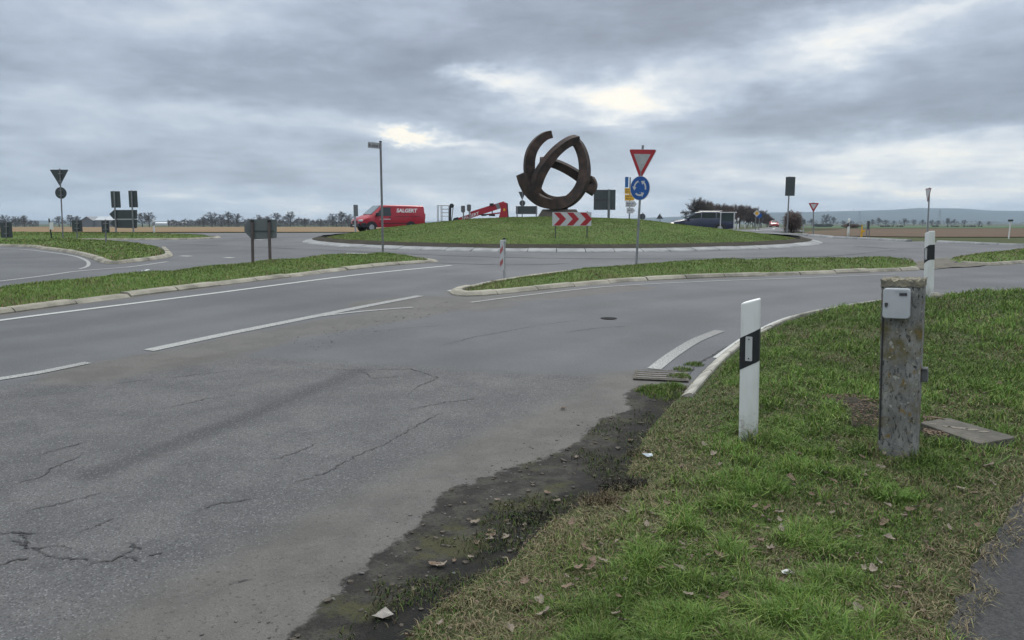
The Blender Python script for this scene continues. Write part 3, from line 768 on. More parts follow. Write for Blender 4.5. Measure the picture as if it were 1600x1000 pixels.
put_delineator(241, 364, 'slim reddish-white delineator post standing alone at the edge of the stubble field', R(20), .95, Y=51)

# -- yield sign over roundabout sign (front)
s = Stand(994, 415, zf=h_nose); q = s.q
t = thing('roundabout_sign', s.b, 'red and white yield triangle above blue roundabout disc on leaning pole, grass splitter island', 'road sign', 'road signs')
x0, z1 = q(1004.5, 227)
pole(t, 0, z1, x0, .030, m=M_STEEL)
ct = q(1004.5, 250); cd = q(1001.5, 294)
YAW = R(-46)
def yawed(name, cx, cz): 
    e = None; return Matrix.Translation((cx, 0, cz)) @ Matrix.Rotation(YAW, 4, 'Z') @ Matrix.Rotation(R(4.2), 4, 'Y')
def ytri(k, r=.07, dz=0.0): return rounded([(-.45*k, .27*k + dz), (0, -.52*k + dz), (.45*k, .27*k + dz)], r*k, 6)
M1 = yawed('a', ct[0], ct[1])
tp = MB().prism(ytri(1.0), -.045, -.035, M1).build('yield_plate', M_SIGNW, t)
MB().prism(ytri(.965), -.048, -.0452, M1).build('red_border', M_RED, tp)
MB().prism(ytri(.60, .04, -.012), -.051, -.0482, M1).build('white_field', mat('yield_field', (.36, .37, .37), (.30, .31, .31), 5, .4), tp)
M2 = yawed('b', cd[0], cd[1])
dp = MB().prism(circle(.315, 40), -.045, -.035, M2).build('roundabout_plate', M_SIGNW, t)
MB().prism(circle(.303, 40), -.048, -.0452, M2).build('blue_field', M_BLUE, dp)
for k in range(3):
    a0 = R(-130 + 120*k); a1 = a0 + R(62)
    out = [(.205*math.cos(a0 + (a1-a0)*i/10), .205*math.sin(a0 + (a1-a0)*i/10)) for i in range(11)]
    hd = a1 + R(30)
    inn = [(.160*math.cos(a0 + (a1-a0)*i/10), .160*math.sin(a0 + (a1-a0)*i/10)) for i in range(11)]
    ol = out + [(.25*math.cos(a1), .25*math.sin(a1)), (.185*math.cos(hd), .185*math.sin(hd)), (.115*math.cos(a1), .115*math.sin(a1))] + inn[::-1]
    MB().prism(ol, -.051, -.0482, M2).build('white_arrow', M_SIGNW, dp)
for c in (ct, cd):
    for dz in (-.12, .14): MB().box(c[0] - .05, c[0] + .05, -.034, .04, c[1] + dz - .015, c[1] + dz + .015).build('clamp', M_STEEL, t)

# -- guidance marker seen almost edge-on on the splitter nose
s = Stand(788, 437, zf=h_nose); q = s.q
t = thing('marker_board', s.b, 'narrow red and white marker board seen edge-on at the splitter island nose', 'marker board', rz=R(-80))
zt = q(788, 374)[1]
pole(t, 0, zt, r=.028, m=M_ALU)
MB().box(-.20, .20, -.060, -.036, .22, zt - .02).build('panel', M_SIGNW, t, bevel=.004)
st = MB()
for k in range(2):
    z = .28 + k*.27
    st.prism([(-.19, z), (.19, z + .10), (.19, z + .20), (-.19, z + .10)], -.0635, -.0602)
st.build('red_stripes', M_RED, t)
MB().tube((0, 0, zt), (0, 0, zt + .03), .032, n=12).build('cap', M_BLACK, t)
MB().box(-.2, .2, -.035, .02, zt - .05, zt - .03).build('top_bracket', M_ALU, t)

# -- street name sign
s = Stand(598.5, 403, zf=h_isla); q = s.q
t = thing('street_name_sign', s.b, 'tall thin grey pole with small white street name plate, end of the grassy median', 'street sign', 'road signs')
x1, z1 = q(594.5, 222)
pole(t, 0, z1, x1, .034, m=M_POLE)
MB().tube((x1, 0, z1), (x1, 0, z1 + .03), .040, n=12).build('cap', M_BLACK, t)
a, b = q(576.5, 223.5), q(593, 232.5)
M_ = Matrix.Translation((x1 - .03, 0, (a[1] + b[1])/2)) @ Matrix.Rotation(R(28), 4, 'Z') @ Matrix.Rotation(R(3), 4, 'Y')
w_ = .36
pl_ = MB().box(-w_, 0, -.006, .006, -.085, .085, M_).build('name_plate', mat('old_name_plate', (.34, .35, .36), (.26, .27, .28), 6, .6), t)
lt = MB()
for xx0, xx1, zz0, zz1 in ((-.34, -.30, -.05, .045), (-.285, -.26, -.05, .02), (-.235, -.20, -.05, .02), (-.19, -.15, -.05, .03), (-.14, -.11, -.05, .02), (-.10, -.05, -.05, .02)):
    lt.box(xx0, xx1, -.0085, -.0062, zz0, zz1, M_)
lt.build('faded_lettering', mat('faded_letters', (.10, .10, .11), (.16, .16, .17), 6, .7), pl_)

# -- small arrow-ended direction board seen from behind on two posts, median
s = Stand(409, 419, zf=h_isla); q = s.q
t = thing('direction_board', s.b, 'grey back of an arrow-ended direction board on two brown posts, near median', 'direction sign', 'backs of direction signs')
for (px, tx) in ((396, 394.5), (423, 421)):
    xb = q(px, 420)[0]; xt, zt = q(tx, 347)
    pl_ = pole(t, xb, zt, xt, .038, y=-.03, m=mat('weathered_post', (.115, .090, .086), (.085, .070, .068), 5, .8))
    MB().tube((xt, -.03, zt), (xt, -.03, zt + .05), .043, n=12).build('cap', M_BLACK, pl_)
P_ = [q(381.5, 352), q(390, 342.5), q(432, 343), q(432, 372), q(394, 374.5), q(381.5, 362)]
plate(t, 'board', rounded(P_, .03, 3), .012, .030, M_BACKL)
xa, za = q(390, 361); xb, zb = q(428, 361)
MB().box(xa, xb, -.004, .012, za - .012, za + .012).build('rail', M_BACK, t)

# -- signs seen from behind, left island
def back_sign(name, px, py, label, outlines, topy, r=.03, lean=0.0, zf=None, Y=None, cat='road sign', group='backs of road signs', m=None, pole_front=True, pm=None):
    s = Stand(px, py, Y, zf)
    t = thing(name, s.b, label, cat, group)
    x1, z1 = s.q(px + lean, topy)
    pole(t, 0, z1, x1, r, y=-.035 if pole_front else .045, m=pm or M_POLE)
    for nm, fn in outlines:
        ol_ = fn(s.q); plate(t, nm, ol_, 0, .012, m or M_BACK)
        za, zb = min(p_[1] for p_ in ol_), max(p_[1] for p_ in ol_)
        for f in (.28, .74):
            z_ = za + (zb - za)*f; xm = x1*z_/max(z1, .1)
            if pole_front: MB().box(xm - .085, xm + .085, -.075, -.002, z_ - .016, z_ + .016).build('clamp', M_STEEL, t)
    return s, t
s, t = back_sign('yield_sign', 99.5, 377, 'dark backs of a yield triangle over a round sign, tall pole on left island',
    [('yield_plate', lambda q: rounded([q(77.5, 265), q(93.5, 291), q(107, 265)], .05, 4)), ('round_plate', lambda q: circle(.27, 28, *q(95, 301.5)))], 263.5, .030, -5.5, zf=h_islb)
s, t = back_sign('panel_sign', 11, 378, 'dark rectangular sign back on a short post at the left picture edge', [('plate', lambda q: rect(*q(1.5, 371.5), *q(18, 347.5)))], 346.5, .028, -.5, zf=h_islb)
s, t = back_sign('panel_sign', 121.5, 378, 'small square dark sign back right of the tall yield sign pole, left island', [('plate', lambda q: rect(*q(113, 362), *q(127.8, 344.2)))], 342.5, .028, -.7, zf=h_islb)
s, t = back_sign('panel_sign', 166.5, 386, 'small dark sign back nearest the kerb tip of the left island', [('plate', lambda q: rect(*q(159.3, 363.5), *q(170, 344.4)))], 343, .030, -.8, zf=h_islb)
s = Stand(81.5, 379, zf=h_islb); q = s.q
t = thing('marker_post', s.b, 'dark thin post with white panel left of the tall yield sign, left island', 'marker post')
zt = q(79, 341.5)[1]; pole(t, 0, zt, -.06, .03, m=M_BLACK)
plate(t, 'white_panel', rect(*q(78.5, 358.5), *q(83.5, 347.5)), -.045, -.033, M_WHITE)
# two tall panels over arrow boards
s = Stand(196, 367, Y=48); q = s.q
t = thing('direction_sign', s.b, 'two stacked dark arrow boards with two tall panels above, on two poles', 'direction sign', 'backs of direction signs')
for px, tx, ty, by in ((182.3, 179, 298.5, 367), (209.5, 206, 297.5, 370)):
    xb = q(px, 367)[0]; xt, zt = q(tx, ty); pole(t, xb, zt, xt, .05, y=-.06, m=M_STEEL)
for a, b in (((174.2, 324.5), (187, 298.8)), ((202, 324), (213.8, 298))):
    plate(t, 'upper_panel', rect(*q(*a), *q(*b)), 0, .03, M_BACK)
plate(t, 'arrow_board', [q(170.5, 334.5), q(178, 328), q(214, 328), q(214, 342), q(177, 342)], 0, .03, M_BACK)
plate(t, 'arrow_board', [q(172, 349.5), q(177, 343.5), q(214, 343.5), q(214, 356.5), q(180, 356)], 0, .03, M_BACK)
xa, za = q(180, 342.6); xb, zb = q(214, 342.6)
MB().box(xa, xb, -.012, 0, za - .04, za + .04).build('rail', M_ALU, t)
# -- thin two-tone sign in front of the van, seen edge-on
s = Stand(555.5, 366, zf=lambda x, y: np.maximum(h_mound(x, y), 0)*0 + .12); q = s.q
t = thing('edge_on_sign', s.b, 'narrow grey sign post seen edge-on in front of the red van bonnet', 'road sign', rz=R(78))
zt = q(555.5, 320)[1]; pole(t, 0, zt - .02, r=.055, m=M_ALU)
zm = q(555.5, 338)[1]
MB().box(-.3, .3, -.085, -.055, zm, zt).build('plate', M_BACKL, t)
pole(t, -.18, zt, r=.045, m=M_BACKL, name='bracket', z0=zm, y=-.03)

# -- chevron board on the mound
s = Stand(893, 372, Y=28.6, zf=h_mound); q = s.q
t = thing('chevron_board', s.b, 'red and white chevron board pointing right below the sculpture on the mound', 'chevron board')
zc = q(893, 331.5)[1]; zb = q(893, 353)[1]; xl = q(863, 340)[0]; xr = q(924, 340)[0]
plate(t, 'board', rounded(rect(xl, zb, xr, zc), .02, 2), -.02, 0, M_SIGNW)
W = (xr - xl)/3; H = zc - zb; cm = (zc + zb)/2
ch = MB()
for k in range(3):
    x = xl + .05 + k*W; wv = .24; dx = .225
    ch.add([(x + a, -.0235 + c, z) for c in (0, .0032) for a, z in ((0, zc - .015), (wv, zc - .015), (wv + dx, cm), (wv, zb + .015), (0, zb + .015), (dx, cm))],
           [(0, 1, 2, 5), (5, 2, 3, 4), (6, 11, 8, 7), (11, 10, 9, 8), (0, 6, 7, 1), (1, 7, 8, 2), (2, 8, 9, 3), (3, 9, 10, 4), (4, 10, 11, 5), (5, 11, 6, 0)])
ch.build('red_chevrons', M_RED, t)
for px in (868, 917.5):
    x = q(px, 360)[0]; pole(t, x, zc + .03, r=.024, y=.035, m=mat('pole_green', (.085, .10, .075), (.065, .08, .06), 5, .7), z0=-.5)

# -- large sign backs beyond the mound
def far_back(name, label, panel, posts, Y, base=360, extra=(), m=None, group='backs of road signs', r=.045, pm=None):
    cx = (panel[0] + panel[2])/2; s = Stand(cx, base, Y); q = s.q
    t = thing(name, s.b, label, 'road sign', group)
    plate(t, 'plate', rect(*q(panel[0], panel[3]), *q(panel[2], panel[1])), 0, .03, m or M_BACK)
    for px, ty in posts:
        x, z = q(px, ty); pole(t, x, z, r=r, y=-.06, m=pm or M_STEEL)
    for nm, fn in extra: plate(t, nm, fn(q), -.004, .026, M_BACK)
    return s, t
s, t = far_back('panel_sign', 'big square dark sign back on one thick post right of the sculpture', (927.5, 296.5, 962, 328), [(951.5, 296)], 53, r=.09, pm=M_BACKL)
xa, za = s.q(930, 312.5); xb, zb = s.q(950, 312.5); MB().box(xa, xb, -.012, 0, za - .02, za + .02).build('rail', M_BLACK, t)
far_back('panel_sign', 'wide low sign back between two posts left of the sculpture foot', (806, 322, 839.5, 334.5), [(808, 322), (838, 321.5)], 54)
s = Stand(816, 360, Y=56.5); q = s.q
t = thing('yield_sign', s.b, 'small dark back of yield triangle over a round sign, left of the sculpture ring', 'road sign', 'backs of road signs')
pole(t, 0, q(816, 298)[1], r=.035, m=M_STEEL)
plate(t, 'yield_plate', [q(810, 299.5), q(816, 313), q(821.5, 299.5)], .04, .06, M_BACK)
plate(t, 'round_plate', circle(.22, 24, *q(816.2, 317.5)), .04, .06, M_BACK)

# -- direction post with blue, yellow and white plates
s = Stand(983, 360, Y=55); q = s.q
t = thing('direction_post', s.b, 'post of stacked blue, yellow and white arrow plates behind the roundabout sign', 'direction sign')
pole(t, 0, q(983, 277)[1], r=.05, m=M_STEEL)
plate(t, 'blue_plate', rect(*q(976.2, 293), *q(981.8, 276.5)), -.09, -.06, mat('plate_blue', (.03, .13, .33), (.025, .11, .29), 4, .5))
yl = [(975.8, 294), (989, 294), (992, 303), (989, 303.4), (975.8, 303.4)]
plate(t, 'yellow_plate', [q(975.8, 303), q(989, 303), q(992, 298.5), q(989, 294), q(975.8, 294)], -.09, -.06, M_YELL)
plate(t, 'yellow_plate', [q(976, 313.5), q(989.5, 313.5), q(992.5, 308.7), q(989.5, 304), q(976, 304)], -.09, -.06, M_YELL)
plate(t, 'white_plate', [q(977.2, 323.5), q(991, 323.5), q(994.8, 319), q(991, 314.3), q(977.2, 314.3)], -.09, -.06, M_SIGNW)
plate(t, 'white_plate', [q(979, 333.5), q(988.5, 333.5), q(991.8, 329), q(988.5, 324.6), q(979, 324.6)], -.09, -.06, M_SIGNW)
tx = MB()
for x0_, x1_, y_ in ((977.5, 987, 296.6), (977.5, 985, 300), (977.5, 988, 306.6), (977.5, 986, 310.6), (979, 990, 318), (979, 988, 320.6), (980.5, 988, 328.5)):
    a = q(x0_, y_ + .6); b = q(x1_, y_ - .6); n = 7
    for k in range(n):
        if k != 4: tx.box(a[0] + (b[0]-a[0])*k/n, a[0] + (b[0]-a[0])*(k+.7)/n, -.094, -.0905, a[1], b[1])
tx.build('faded_lettering', mat('dark_letters', (.03, .03, .04), (.05, .05, .06), 5, .6), t)
s = Stand(1004, 360, Y=60); q = s.q
t = thing('round_sign', s.b, 'dark round sign back low behind the roundabout sign pole', 'road sign', 'backs of road signs')
pole(t, 0, q(1004, 332)[1], r=.035, y=.03); plate(t, 'round_plate', circle(.24, 24, *q(1003.8, 338.5)), 0, .02, M_BACK)
s = Stand(1031, 360, Y=62); q = s.q
t = thing('warning_sign', s.b, 'small dark upright triangle sign back between roundabout sign and dark car', 'road sign', 'backs of road signs')
pole(t, 0, q(1031, 334)[1], r=.035, y=.03); plate(t, 'plate', [q(1025.6, 342), q(1036.4, 342), q(1030.8, 333.8)], 0, .02, M_BACK)
# -- white framed board by the exit road
s = Stand(1138, 360, Y=50.5); q = s.q
t = thing('framed_board', s.b, 'dark green board back held in a white tubular frame beside the navy car', 'road sign', 'backs of road signs')
for px in (1126, 1147.5):
    x, z = q(px, 331.3); pole(t, x, z, r=.034, y=-.05, m=M_SIGNW, name='frame_post')
x, z = q(1151, 332); pole(t, x, z, r=.04, y=.5, m=M_SIGNW, name='frame_post')
a = q(1126, 332); b = q(1151.4, 332)
MB().tube((a[0], -.05, a[1]), (b[0], .02, b[1]), .028, n=10).build('frame_rail', M_SIGNW, t, smooth=True)
plate(t, 'plate', rect(*q(1127.5, 345.8), *q(1146.5, 332.8)), 0, .03, mat('board_green', (.030, .046, .044), (.024, .038, .037), 4, .6))
# -- priority road sign and blue arrow sign
s = Stand(1180, 364, Y=66); q = s.q
t = thing('priority_sign', s.b, 'yellow and white diamond priority sign on a thin pole before the thicket', 'road sign', 'road signs')
pole(t, 0, q(1180, 329)[1], r=.035, m=M_STEEL)
c = q(1182.2, 333.3); k = .30
dmd = MB().prism([(c[0] - k, c[1]), (c[0], c[1] - k), (c[0] + k, c[1]), (c[0], c[1] + k)], -.06, -.045).build('diamond_plate', M_SIGNW, t)
MB().prism([(c[0] - k*.62, c[1]), (c[0], c[1] - k*.62), (c[0] + k*.62, c[1]), (c[0], c[1] + k*.62)], -.064, -.0605).build('yellow_field', M_YELL, dmd)
s = Stand(1185.5, 364, Y=68); q = s.q
t = thing('blue_arrow_sign', s.b, 'blue round sign partly hidden behind the yellow diamond sign', 'road sign', 'road signs')
pole(t, 0, q(1185.5, 334)[1], r=.035, m=M_STEEL); plate(t, 'blue_plate', circle(.24, 24, *q(1186.2, 336.6)), -.06, -.045, M_BLUE)
# -- tall panel, yields, small posts on the right
back_sign('panel_sign', 1230, 366, 'tall dark upright panel back on a thin pole above the round bush', [('plate', lambda q: rect(*q(1226.6, 306), *q(1243, 276.3)))], 275.5, .045, 4.5, cat='road sign', pole_front=False, pm=M_STEEL)
def yield_front(px, py, label, cx, ty, w, h, Y=None, rz=0.0, lean=0, zf=None, zr=0):
    s = Stand(px, py, Y, zf); q = s.q
    t = thing('yield_sign', s.b, label, 'road sign', 'road signs', rz)
    xt, zt = q(px + lean, ty - 1); pole(t, 0, zt, xt, .035, m=M_STEEL)
    a = q(cx - w/2, ty); b = q(cx + w/2, ty); c = q(cx, ty + h)
    W_ = b[0] - a[0]; H_ = a[1] - c[1]; mx = (a[0] + b[0])/2 if not rz else xt; W_ = W_ if not rz else H_*1.13
    plate(t, 'yield_plate', rounded(tri_down(mx, a[1], W_, H_), .05, 3), -.055, -.04, mat('faded_red', (.27, .12, .12), (.22, .10, .10), 5, .5) if rz else M_RED)
    k_ = .78 if rz else .58
    plate(t, 'white_field', tri_down(mx, a[1] - .07*H_ if rz else a[1] - .13*H_, W_*k_, H_*(k_ - .02)), -.059, -.0555, M_SIGNW)
    return t
yield_front(1271, 369, 'small facing yield triangle on a thin pole right of the round bush', 1271, 317.2, 16.5, 14.5)
yield_front(1448.5, 379, 'yield triangle seen nearly edge-on atop a tall thin pole behind the second delineator', 1448.5, 294, 7, 22, rz=R(-100), lean=.3, Y=37)
s = Stand(1255, 366); q = s.q
t = thing('small_sign', s.b, 'low thin post with narrow plate at the right side of the round bush', 'road sign')
pole(t, 0, q(1255, 342)[1], r=.03, m=M_ALU); plate(t, 'plate', rect(*q(1252.5, 350), *q(1258.5, 343)), -.05, -.035, M_BACKL)
s = Stand(1346, 369.5); q = s.q
t = thing('gas_marker', s.b, 'bright yellow marker post with a small cross plate before the ploughed field', 'marker post')
pole(t, 0, q(1346, 351.5)[1], r=.034, m=M_YELL); plate(t, 'plate', rect(*q(1344, 363), *q(1350.5, 359.5)), -.08, -.06, M_YELL)
MB().tube((0, 0, -.1), (0, 0, .28), .055, n=12).build('sleeve', M_YELL, t)
s = Stand(1357, 368.5); q = s.q
t = thing('panel_sign', s.b, 'narrow dark panel back with pale pole right of the yellow marker', 'road sign', 'backs of road signs')
pole(t, -.12, q(1352, 345)[1], r=.028, m=M_STEEL); plate(t, 'plate', rect(*q(1355.5, 358.5), *q(1359.3, 345.3)), 0, .03, M_BACK); pole(t, 0.03, q(1357, 356)[1], r=.028, m=M_STEEL)
s = Stand(1576, 371.5); q = s.q
t = thing('white_post', s.b, 'thin white post with dark head standing in the field at right', 'post')
pole(t, 0, q(1577, 346)[1], .03, .035, m=M_WHITE); MB().box(-.09, .14, -.05, .05, q(1577, 346)[1], q(1577, 343)[1]).build('head', M_BACK, t)

# ------------------------------------------------------------------ concrete post with meter box, slab, drain
pb = at(1404, 713, .09); pb.z = float(g(pb.y)) + .03
t = thing('concrete_post', pb, 'thick weathered concrete post with yellow lichen and a broken top, beside slab', 'concrete post', rz=R(-33))
def concrete_material():
    m, nt, N, L, B = nodes_of('old_concrete')
    tc = N.new('ShaderNodeTexCoord')
    def noise(sc_, st=(1, 1, 1), d=6, r=.65):
        mp = N.new('ShaderNodeMapping'); mp.inputs['Scale'].default_value = st; L.new(tc.outputs['Object'], mp.inputs[0])
        n = N.new('ShaderNodeTexNoise'); n.inputs['Scale'].default_value = sc_; n.inputs['Detail'].default_value = d; n.inputs['Roughness'].default_value = r
        L.new(mp.outputs[0], n.inputs[0]); return n.outputs['Fac']
    def rng(v, a, b):
        r = N.new('ShaderNodeMapRange'); r.inputs[1].default_value = a; r.inputs[2].default_value = b; L.new(v, r.inputs[0]); return r.outputs[0]
    def mix(f, a, b):
        x = N.new('ShaderNodeMix'); x.data_type = 'RGBA'; L.new(f, x.inputs[0])
        for i, c in ((6, a), (7, b)):
            if isinstance(c, tuple): x.inputs[i].default_value = (*c, 1)
            else: L.new(c, x.inputs[i])
        return x.outputs[2]
    c = mix(rng(noise(9, (1, 1, .45)), .38, .62), (.150, .150, .142), (.285, .285, .268))
    c = mix(rng(noise(34, (1.4, 1.4, .40)), .55, .66), c, (.06, .06, .056))
    c = mix(rng(noise(55, (1, 1, .5), 4), .57, .66), c, (.035, .036, .034))
    c = mix(rng(noise(6.5, (1, 1, 1), 5), .50, .66), c, (.13, .112, .05))
    geo = N.new('ShaderNodeSeparateXYZ'); L.new(tc.outputs['Object'], geo.inputs[0])
    c = mix(rng(noise(11, (1, 1, .8), 4), .59, .67), c, (.20, .135, .045))
    c = mix(rng(noise(26, (1, 1, 1), 5), .60, .66), c, (.36, .36, .32))
    L.new(c, B.inputs['Base Color']); B.inputs['Roughness'].default_value = .95; B.inputs['Specular IOR Level'].default_value = .15
    b = N.new('ShaderNodeBump'); b.inputs['Strength'].default_value = .8; b.inputs['Distance'].default_value = .012
    L.new(noise(32, (1.4, 1.4, .6)), b.inputs['Height']); L.new(b.outputs[0], B.inputs['Normal']); return m
M_CONC = concrete_material()
def rough_block(x0, x1, y0, y1, z0, z1, n=(10, 8, 36), amp=.004, top=.0, seed=1):
    bm = bmesh.new()
    bmesh.ops.create_cube(bm, size=1.0)
    for ax, k in enumerate(n):
        for i in range(1, k):
            co = [0, 0, 0]; co[ax] = -.5 + i/k; no = [0, 0, 0]; no[ax] = 1
            bmesh.ops.bisect_plane(bm, geom=bm.verts[:] + bm.edges[:] + bm.faces[:], plane_co=co, plane_no=no)
    rnd = random.Random(seed)
    for v in bm.verts:
        x, y, z = v.co
        ed = sum(abs(abs(c) - .5) < 1e-4 for c in (x, y, z))
        sh = .99 if ed >= 2 else 1.0
        v.co = Vector((x0 + (x + .5)*(x1 - x0), y0 + (y + .5)*(y1 - y0), z0 + (z + .5)*(z1 - z0)))
        c = Vector(((x0 + x1)/2, (y0 + y1)/2, v.co.z))
        v.co = c + (v.co - c)*sh + Vector((rnd.uniform(-1, 1), rnd.uniform(-1, 1), rnd.uniform(-1, 1)))*amp
        if z > .499: v.co.z += rnd.uniform(-top, top)
    return bm
def from_bm(bm, name, m, parent, smooth=True):
    me = bpy.data.meshes.new(name); bm.to_mesh(me); bm.free(); me.materials.append(m)
    o = bpy.data.objects.new(name, me); COL.objects.link(o)
    if smooth:
        me.polygons.foreach_set('use_smooth', [True]*len(me.polygons)); me.set_sharp_from_angle(angle=R(35))
    if parent is not None: o.parent = parent
    return o
HB = atY(1404, 433.5, pb.y).z - pb.z
# tapered shaft, slightly wider at the top
bm = rough_block(-.113, .113, -.085, .085, -.25, HB - .052, amp=.0011)
for v in bm.verts: v.co.x *= .98 + .06*max(0, v.co.z)/HB
from_bm(bm, 'shaft', M_CONC, t, False)
bm = rough_block(-.1215, .1215, -.091, .091, HB - .050, HB - .010, n=(16, 12, 3), amp=.0035, top=.010, seed=4)
cap = from_bm(bm, 'cap', mat('broken_concrete', (.26, .235, .17), (.12, .115, .095), 14, .95, bump=.9, bscale=60), t)
rnd = random.Random(9); pm_ = MB()
for k in range(40):
    x, y, r_ = rnd.uniform(-.105, .105), rnd.uniform(-.075, .075), rnd.uniform(.008, .019)
    pm_.add([(x + r_*math.cos(a)*f, y + r_*math.sin(a)*f, HB - .016 + dz) for dz, f in ((0, 1), (r_*.7, .75)) for a in [i*math.pi/3 + k for i in range(6)]], [(i, (i+1) % 6, (i+1) % 6 + 6, i + 6) for i in range(6)] + [(6, 7, 8, 9, 10, 11)])
pm_.build('exposed_pebbles', mat('pebbles', (.30, .27, .20), (.16, .15, .12), 20, .9), t)
# side bracket
MB().box(.116, .152, -.03, .03, .565, .64).box(.118, .150, -.035, .035, .64, .652).build('side_bracket', mat('bracket', (.12, .125, .125), (.09, .09, .09), 20, .7), t, bevel=.003)
strip = MB().box(-.106, -.096, -.0905, -.080, .18, HB - .10).build('edge_groove', mat('groove', (.03, .03, .03), (.045, .045, .042), 12, .95), t)
# meter box hangs on the post
zb0 = atY(1400, 497, pb.y - .11).z; zb1 = atY(1400, 450, pb.y - .11).z
bx = atY(1400, 473, pb.y - .11)
wb = (1419.5 - 1381.5)/F*(pb.y - .1)/math.cos(TH)*1.0; hb = zb1 - zb0
t.rotation_euler = (R(1.1), R(-1.7), R(-33)); PM = Matrix.Translation(pb) @ t.rotation_euler.to_matrix().to_4x4()
t2 = thing('meter_box', PM @ Vector((-.024, -.1015, zb0 - pb.z)), 'pale grey rounded meter box with small lock and dark label, on concrete post', 'box')
t2.rotation_euler = t.rotation_euler
w2 = wb/2
MB().prism(rounded(rect(-w2, 0, w2, hb), .022, 6), -.045, .014).build('housing', mat('box_grey', (.47, .49, .51), (.40, .42, .44), 5, .45), t2, bevel=.006)
MB().prism(rounded([(-w2 + .012, hb*.53), (-w2 + .012, hb*.45), (-w2 + .020, hb*.36), (-w2 + .030, hb*.45), (-w2 + .030, hb*.53)], .004, 3), -.052, -.0455).build('lock', mat('lock_metal', (.06, .06, .06), (.10, .10, .10), 30, .4, .5), t2)
MB().prism(rect(w2*.22, hb*.77, w2*.78, hb*.86), -.049, -.0455).build('label', mat('label_dark', (.035, .035, .045), (.08, .08, .09), 90, .5), t2)
MB().prism(rect(-.01, hb*.90, w2*.75, hb*.905), -.0475, -.0455).build('seam', mat('seam_grey', (.25, .26, .27), (.2, .21, .22), 90, .5), t2)

# concrete cover slab
sl = [at(1436, 668, .13), at(1480, 660, .13), at(1588, 692, .13), at(1530, 703, .13)]
cs = sum(sl, Vector())/4
t = thing('cover_slab', cs, 'flat mossy concrete cover slab lying in grass right of the concrete post', 'concrete slab')
ol = rounded([(p.x - cs.x, p.y - cs.y) for p in sl], .03, 3)
slab_m = mat('slab_concrete', (.115, .104, .088), (.068, .064, .054), 9, .95, bump=.7, bscale=40)
MB().prismz(ol, -.10, .040).build('slab', slab_m, t, bevel=.008)
ls = MB(); rnd = random.Random(3)
for fx, fy, L_ in ((.15, .5, .06), (.28, .62, .07), (.42, .5, .10), (.55, .55, .11), (.66, .45, .09), (.36, .3, .06), (.5, .75, .05)):
    a = sl[0].lerp(sl[2], fx); cc = a.lerp(sl[1].lerp(sl[3], .5), (fy - .5)*.8) - cs
    ls.add([(cc.x + L_*.5*math.cos(u)*rnd.uniform(.6, 1.1), cc.y + L_*.28*math.sin(u)*rnd.uniform(.6, 1.1), .0425) for u in [i*math.pi/5 for i in range(10)]], [tuple(range(10))])
ls.build('pale_flakes', mat('lichen_pale', (.19, .17, .14), (.14, .125, .10), 30, .95), t, fix=False)

# drain grating at the kerb start
dc = at(1033, 586); dz = float(g(dc.y))
t = thing('drain_grating', (dc.x, dc.y, dz + .001), 'rusty iron storm drain grating in the gutter where kerb begins', 'drain', rz=R(-12))
gr = MB().box(-.26, .26, -.27, .27, .0015, .004)
gr.build('pit', M_BLACK, t)
fr = MB()
fr.box(-.29, .29, -.28, -.265, .001, .008).box(-.29, .29, .265, .28, .001, .008).box(-.29, -.262, -.265, .265, .001, .008).box(.262, .29, -.265, .265, .001, .008)
M_IRON = mat('rusty_iron', (.13, .118, .10), (.075, .067, .057), 25, .9, 0, spec=.1)
fr.build('frame', M_IRON, t)
br = MB()
for k in range(5): br.box(-.262, .262, -.225 + k*.104, -.185 + k*.104, .0045, .0085)
br.build('bars', M_IRON, t)
t.scale = (.92, .95, 1)
# utility lid in the lane
lc = at(951, 497.5)
t = thing('manhole_cover', (lc.x, lc.y, float(g(lc.y)) + .003), 'small dark round cover lying in the middle of the smooth lane', 'manhole cover')
MB().prismz(circle(.10, 24), 0, .004).build('lid', mat('lid_black', (.012, .012, .012), (.02, .02, .02), 30, .9, spec=.1), t); MB().prismz(circle(.12, 24), -.002, .002).build('rim', mat('lid_rim', (.03, .03, .03), (.04, .04, .04), 30, .9, spec=.1), t)

# ------------------------------------------------------------------ sculpture
YS = RC[1]; zs0 = float(g(YS)) + float(h_mound(np.array([2.3]), np.array([YS]))[0])
SB = Vector((atY(874, 330, YS).x, YS, zs0))
t = thing('sculpture', SB, 'large rust-brown steel sculpture of interlocking curved bands on top of the mound', 'sculpture')
def S(zx, zy, dy=0.0):
    p = atY(795 + zx*.15, 195 + zy*.15, YS + dy); return p - SB
def arc(name, pts, w, h, up=(0, 1, 0)):
    p = smooth_line([tuple(S(*q_)) for q_ in pts], 8)
    if isinstance(w, (list, tuple)): w = np.interp(np.linspace(0, 1, len(p)), np.linspace(0, 1, len(w)), w)
    w = np.asarray(w)*(1.02 if name == 'open_arc' else 1.12) if not isinstance(w, float) else w*1.14
    return MB().sweep([Vector(x) for x in p], w, h*1.05, Vector(up)).build(name, M_CORTEN, t, smooth=True)
arc('open_arc', [(444, 98, .25), (370, 122, .2), (290, 190, .1), (235, 285, 0), (213, 400, 0), (220, 520, .05), (252, 630, .15), (310, 725, .3), (390, 790, .5), (480, 815, .7)], [.36, .40, .45, .48, .50, .48, .45, .42, .40], .42, (-.22, 1, .1))
